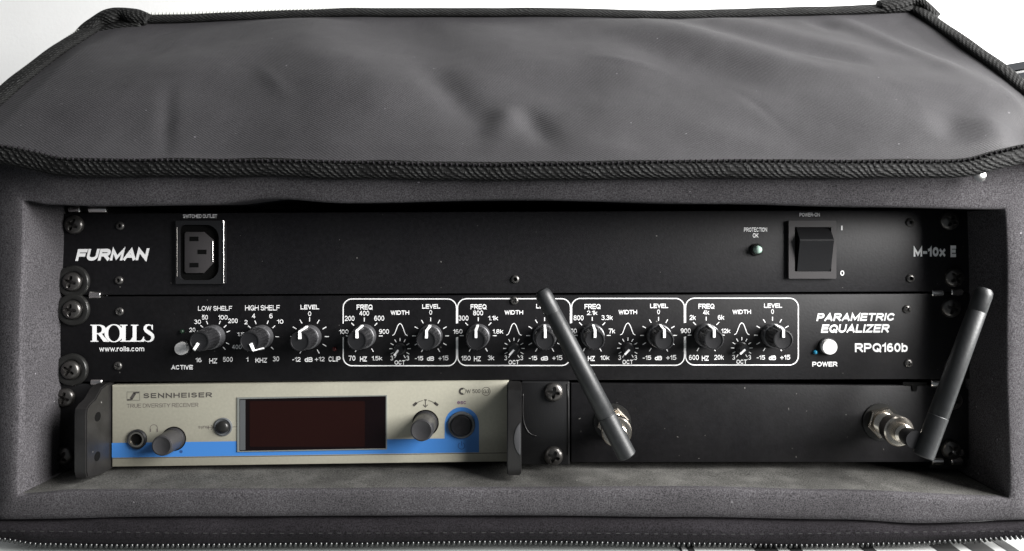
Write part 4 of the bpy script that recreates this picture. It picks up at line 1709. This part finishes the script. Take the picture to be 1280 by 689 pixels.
# ------------------------------------------------------------------ unit 3 right: antenna panel
ap = thing('antenna_panel', 'plain black blanking plate with two nickel antenna sockets, bottom right of the case', 'rack panel', P(940, 580) + Vector((0, .02, 0)))
bm = bmesh.new()
prism(bm, pxz([(713.5, 479), (1168, 482), (1168, 578), (713.5, 578)]), -0.0001, 0.0025, 0.0005)
prism(bm, pxz([(1168.5, 485), (1211, 487), (1211, 574), (1168.5, 576)], -.0008), 0.0008, 0.003, 0.0004)
part('faceplate', bm, M_panel2, ap)
bm = bmesh.new()
prism(bm, pxz([(1128, 477.5), (1158, 478), (1158, 481.5), (1146, 482), (1145, 489), (1140, 489), (1139, 482), (1128, 481)]), -0.0006, 0.0001)
part('retaining_clip', bm, M_dark, ap)
rack_screw(1190, 500, ap, .3, False)
rack_screw(1188, 562, ap, .8, False)

AX = ((765.5, 527.5), (1101, 527))
for (x, y) in AX:
    base = P(x, y, 0)
    bm = bmesh.new()
    lathe(bm, [(0.0098, 0.0001), (0.0098, 0.0008), (0.0070, 0.001)], 40, toward(base))
    sk = part('antenna_socket', bm, M_washer, ap)
    bm = bmesh.new()
    lathe(bm, [(0.0082, 0.0008), (0.0084, 0.0012), (0.0084, 0.0034), (0.0079, 0.0040), (0.0060, 0.0041)], 6, toward(base, .25))
    part('hex_nut', bm, M_nickel, sk, smooth=20)
    bm = bmesh.new()
    pr = [(0.0056, 0.004)]
    h = 0.0042
    while h < 0.0098:
        pr += [(0.0058, h), (0.0053, h + .0004)]
        h += .0008
    pr += [(0.0048, h), (0.0048, 0.0115)]
    lathe(bm, pr, 36, toward(base))
    part('threaded_barrel', bm, M_nickel, sk, smooth=20)

# ------------------------------------------------------------------ antennas
def antenna(label, base, tip_px, end_px, grp='stub antennas plugged into the antenna panel'):
    DJ = 0.0335
    x, y = base
    b = P(x, y, 0)
    root = thing('stub_antenna', label, 'antenna', b + Vector((0, -0.0115, 0)), grp)
    # bayonet collar
    bm = bmesh.new()
    lathe(bm, [(0.0066, 0.0115), (0.0072, 0.0120), (0.0072, 0.0150), (0.0076, 0.0154), (0.0076, 0.0185), (0.0070, 0.0192), (0.0048, 0.0195)], 48, toward(b), flute=(1, 2, 16, .03))
    part('bayonet_collar', bm, M_nickel, root)
    bm = bmesh.new()
    lathe(bm, [(0.0048, 0.019), (0.0047, 0.0235), (0.0036, 0.0245), (0.0036, 0.027)], 36, toward(b))
    part('connector_sleeve', bm, M_nickel, root)
    bm = bmesh.new()
    lathe(bm, [(0.0040, 0.0255), (0.0043, 0.0262), (0.0043, 0.0330)], 32, toward(b))
    part('swivel_neck', bm, M_knob, root)
    a, t = P(end_px[0], end_px[1], DJ), P(tip_px[0], tip_px[1], DJ)
    v = t - a
    Ln = v.length
    q = v.to_track_quat('Z', 'Y').to_matrix().to_4x4()
    bm = bmesh.new()
    r0, r1 = 0.0046, 0.0041
    pr = [(r0 * .2, 0.0), (r0 * .9, 0.0), (r0, 0.0005), (r0, 0.012), (r0 * 1.0, Ln * .24), (r0 * .955, Ln * .243), (r0 * .955, Ln * .247), (r0 * .99, Ln * .25),
          (r1, Ln * .86), (r1 * .97, Ln * .862), (r1 * .97, Ln * .866), (r1, Ln * .87), (r1, Ln * .955), (r1 * .93, Ln * .98), (r1 * .7, Ln * .995), (r1 * .2, Ln)]
    lathe(bm, pr, 48, Matrix.Translation(a) @ q, cap0=True)
    part('whip', bm, M_rubber, root, a, smooth=35)
    return root


antenna('black stub antenna leaning to the left across the middle of the equalizer', AX[0], (676, 362), (784, 570))
antenna('black stub antenna leaning to the right beside the right wall of the case', AX[1], (1232, 360), (1154, 571))

# ------------------------------------------------------------------ background bits
rl = thing('wall_rail', 'dark double rail on the white wall behind the upper right corner of the case', 'wall rail', (0.62, 0.355, 0.4))
for yy, hh in ((84.5, 9.0), (97, 7.0)):
    dist = D + 0.345
    k = dist / F
    xa, xb = (1225 - VX) * k, (1420 - VX) * k
    za, zb = CZ - (yy + 7 - VY) * k, CZ - (yy - 28 - VY) * k
    bm = bmesh.new()
    h2 = hh / 2 * k
    vs = []
    for y in (0.343, 0.358):
        vs.append([bm.verts.new(c) for c in ((xa, y, za - h2), (xb, y, zb - h2), (xb, y, zb + h2), (xa, y, za + h2))])
    bm.faces.new(vs[0])
    bm.faces.new(vs[1])
    for i in range(4):
        j = (i + 1) % 4
        bm.faces.new((vs[0][i], vs[0][j], vs[1][j], vs[1][i]))
    bmesh.ops.recalc_face_normals(bm, faces=bm.faces)
    part('rail_bar', bm, M_rail, rl)

# printed sheet lying in front of the case at the right
sh = thing('printed_sheet', 'white sheet with black printed blocks on the table, below the right end of the zip', 'paper', (0.14, -0.05, 0.001))
bm = bmesh.new()
box(bm, 0.075, 0.262, -0.060, -0.006, 0.0003, 0.0006)
part('paper', bm, M_paper, sh)
random.seed(3)
x = 0.078
while x < 0.255:
    w = random.choice([0.003, 0.006, 0.011])
    bm = bmesh.new()
    box(bm, x, min(x + w, .26), -0.057, -0.008, 0.00065, 0.0008)
    part('printed_block', bm, M_ink, sh)
    x += w + random.choice([0.006, 0.012, 0.03])
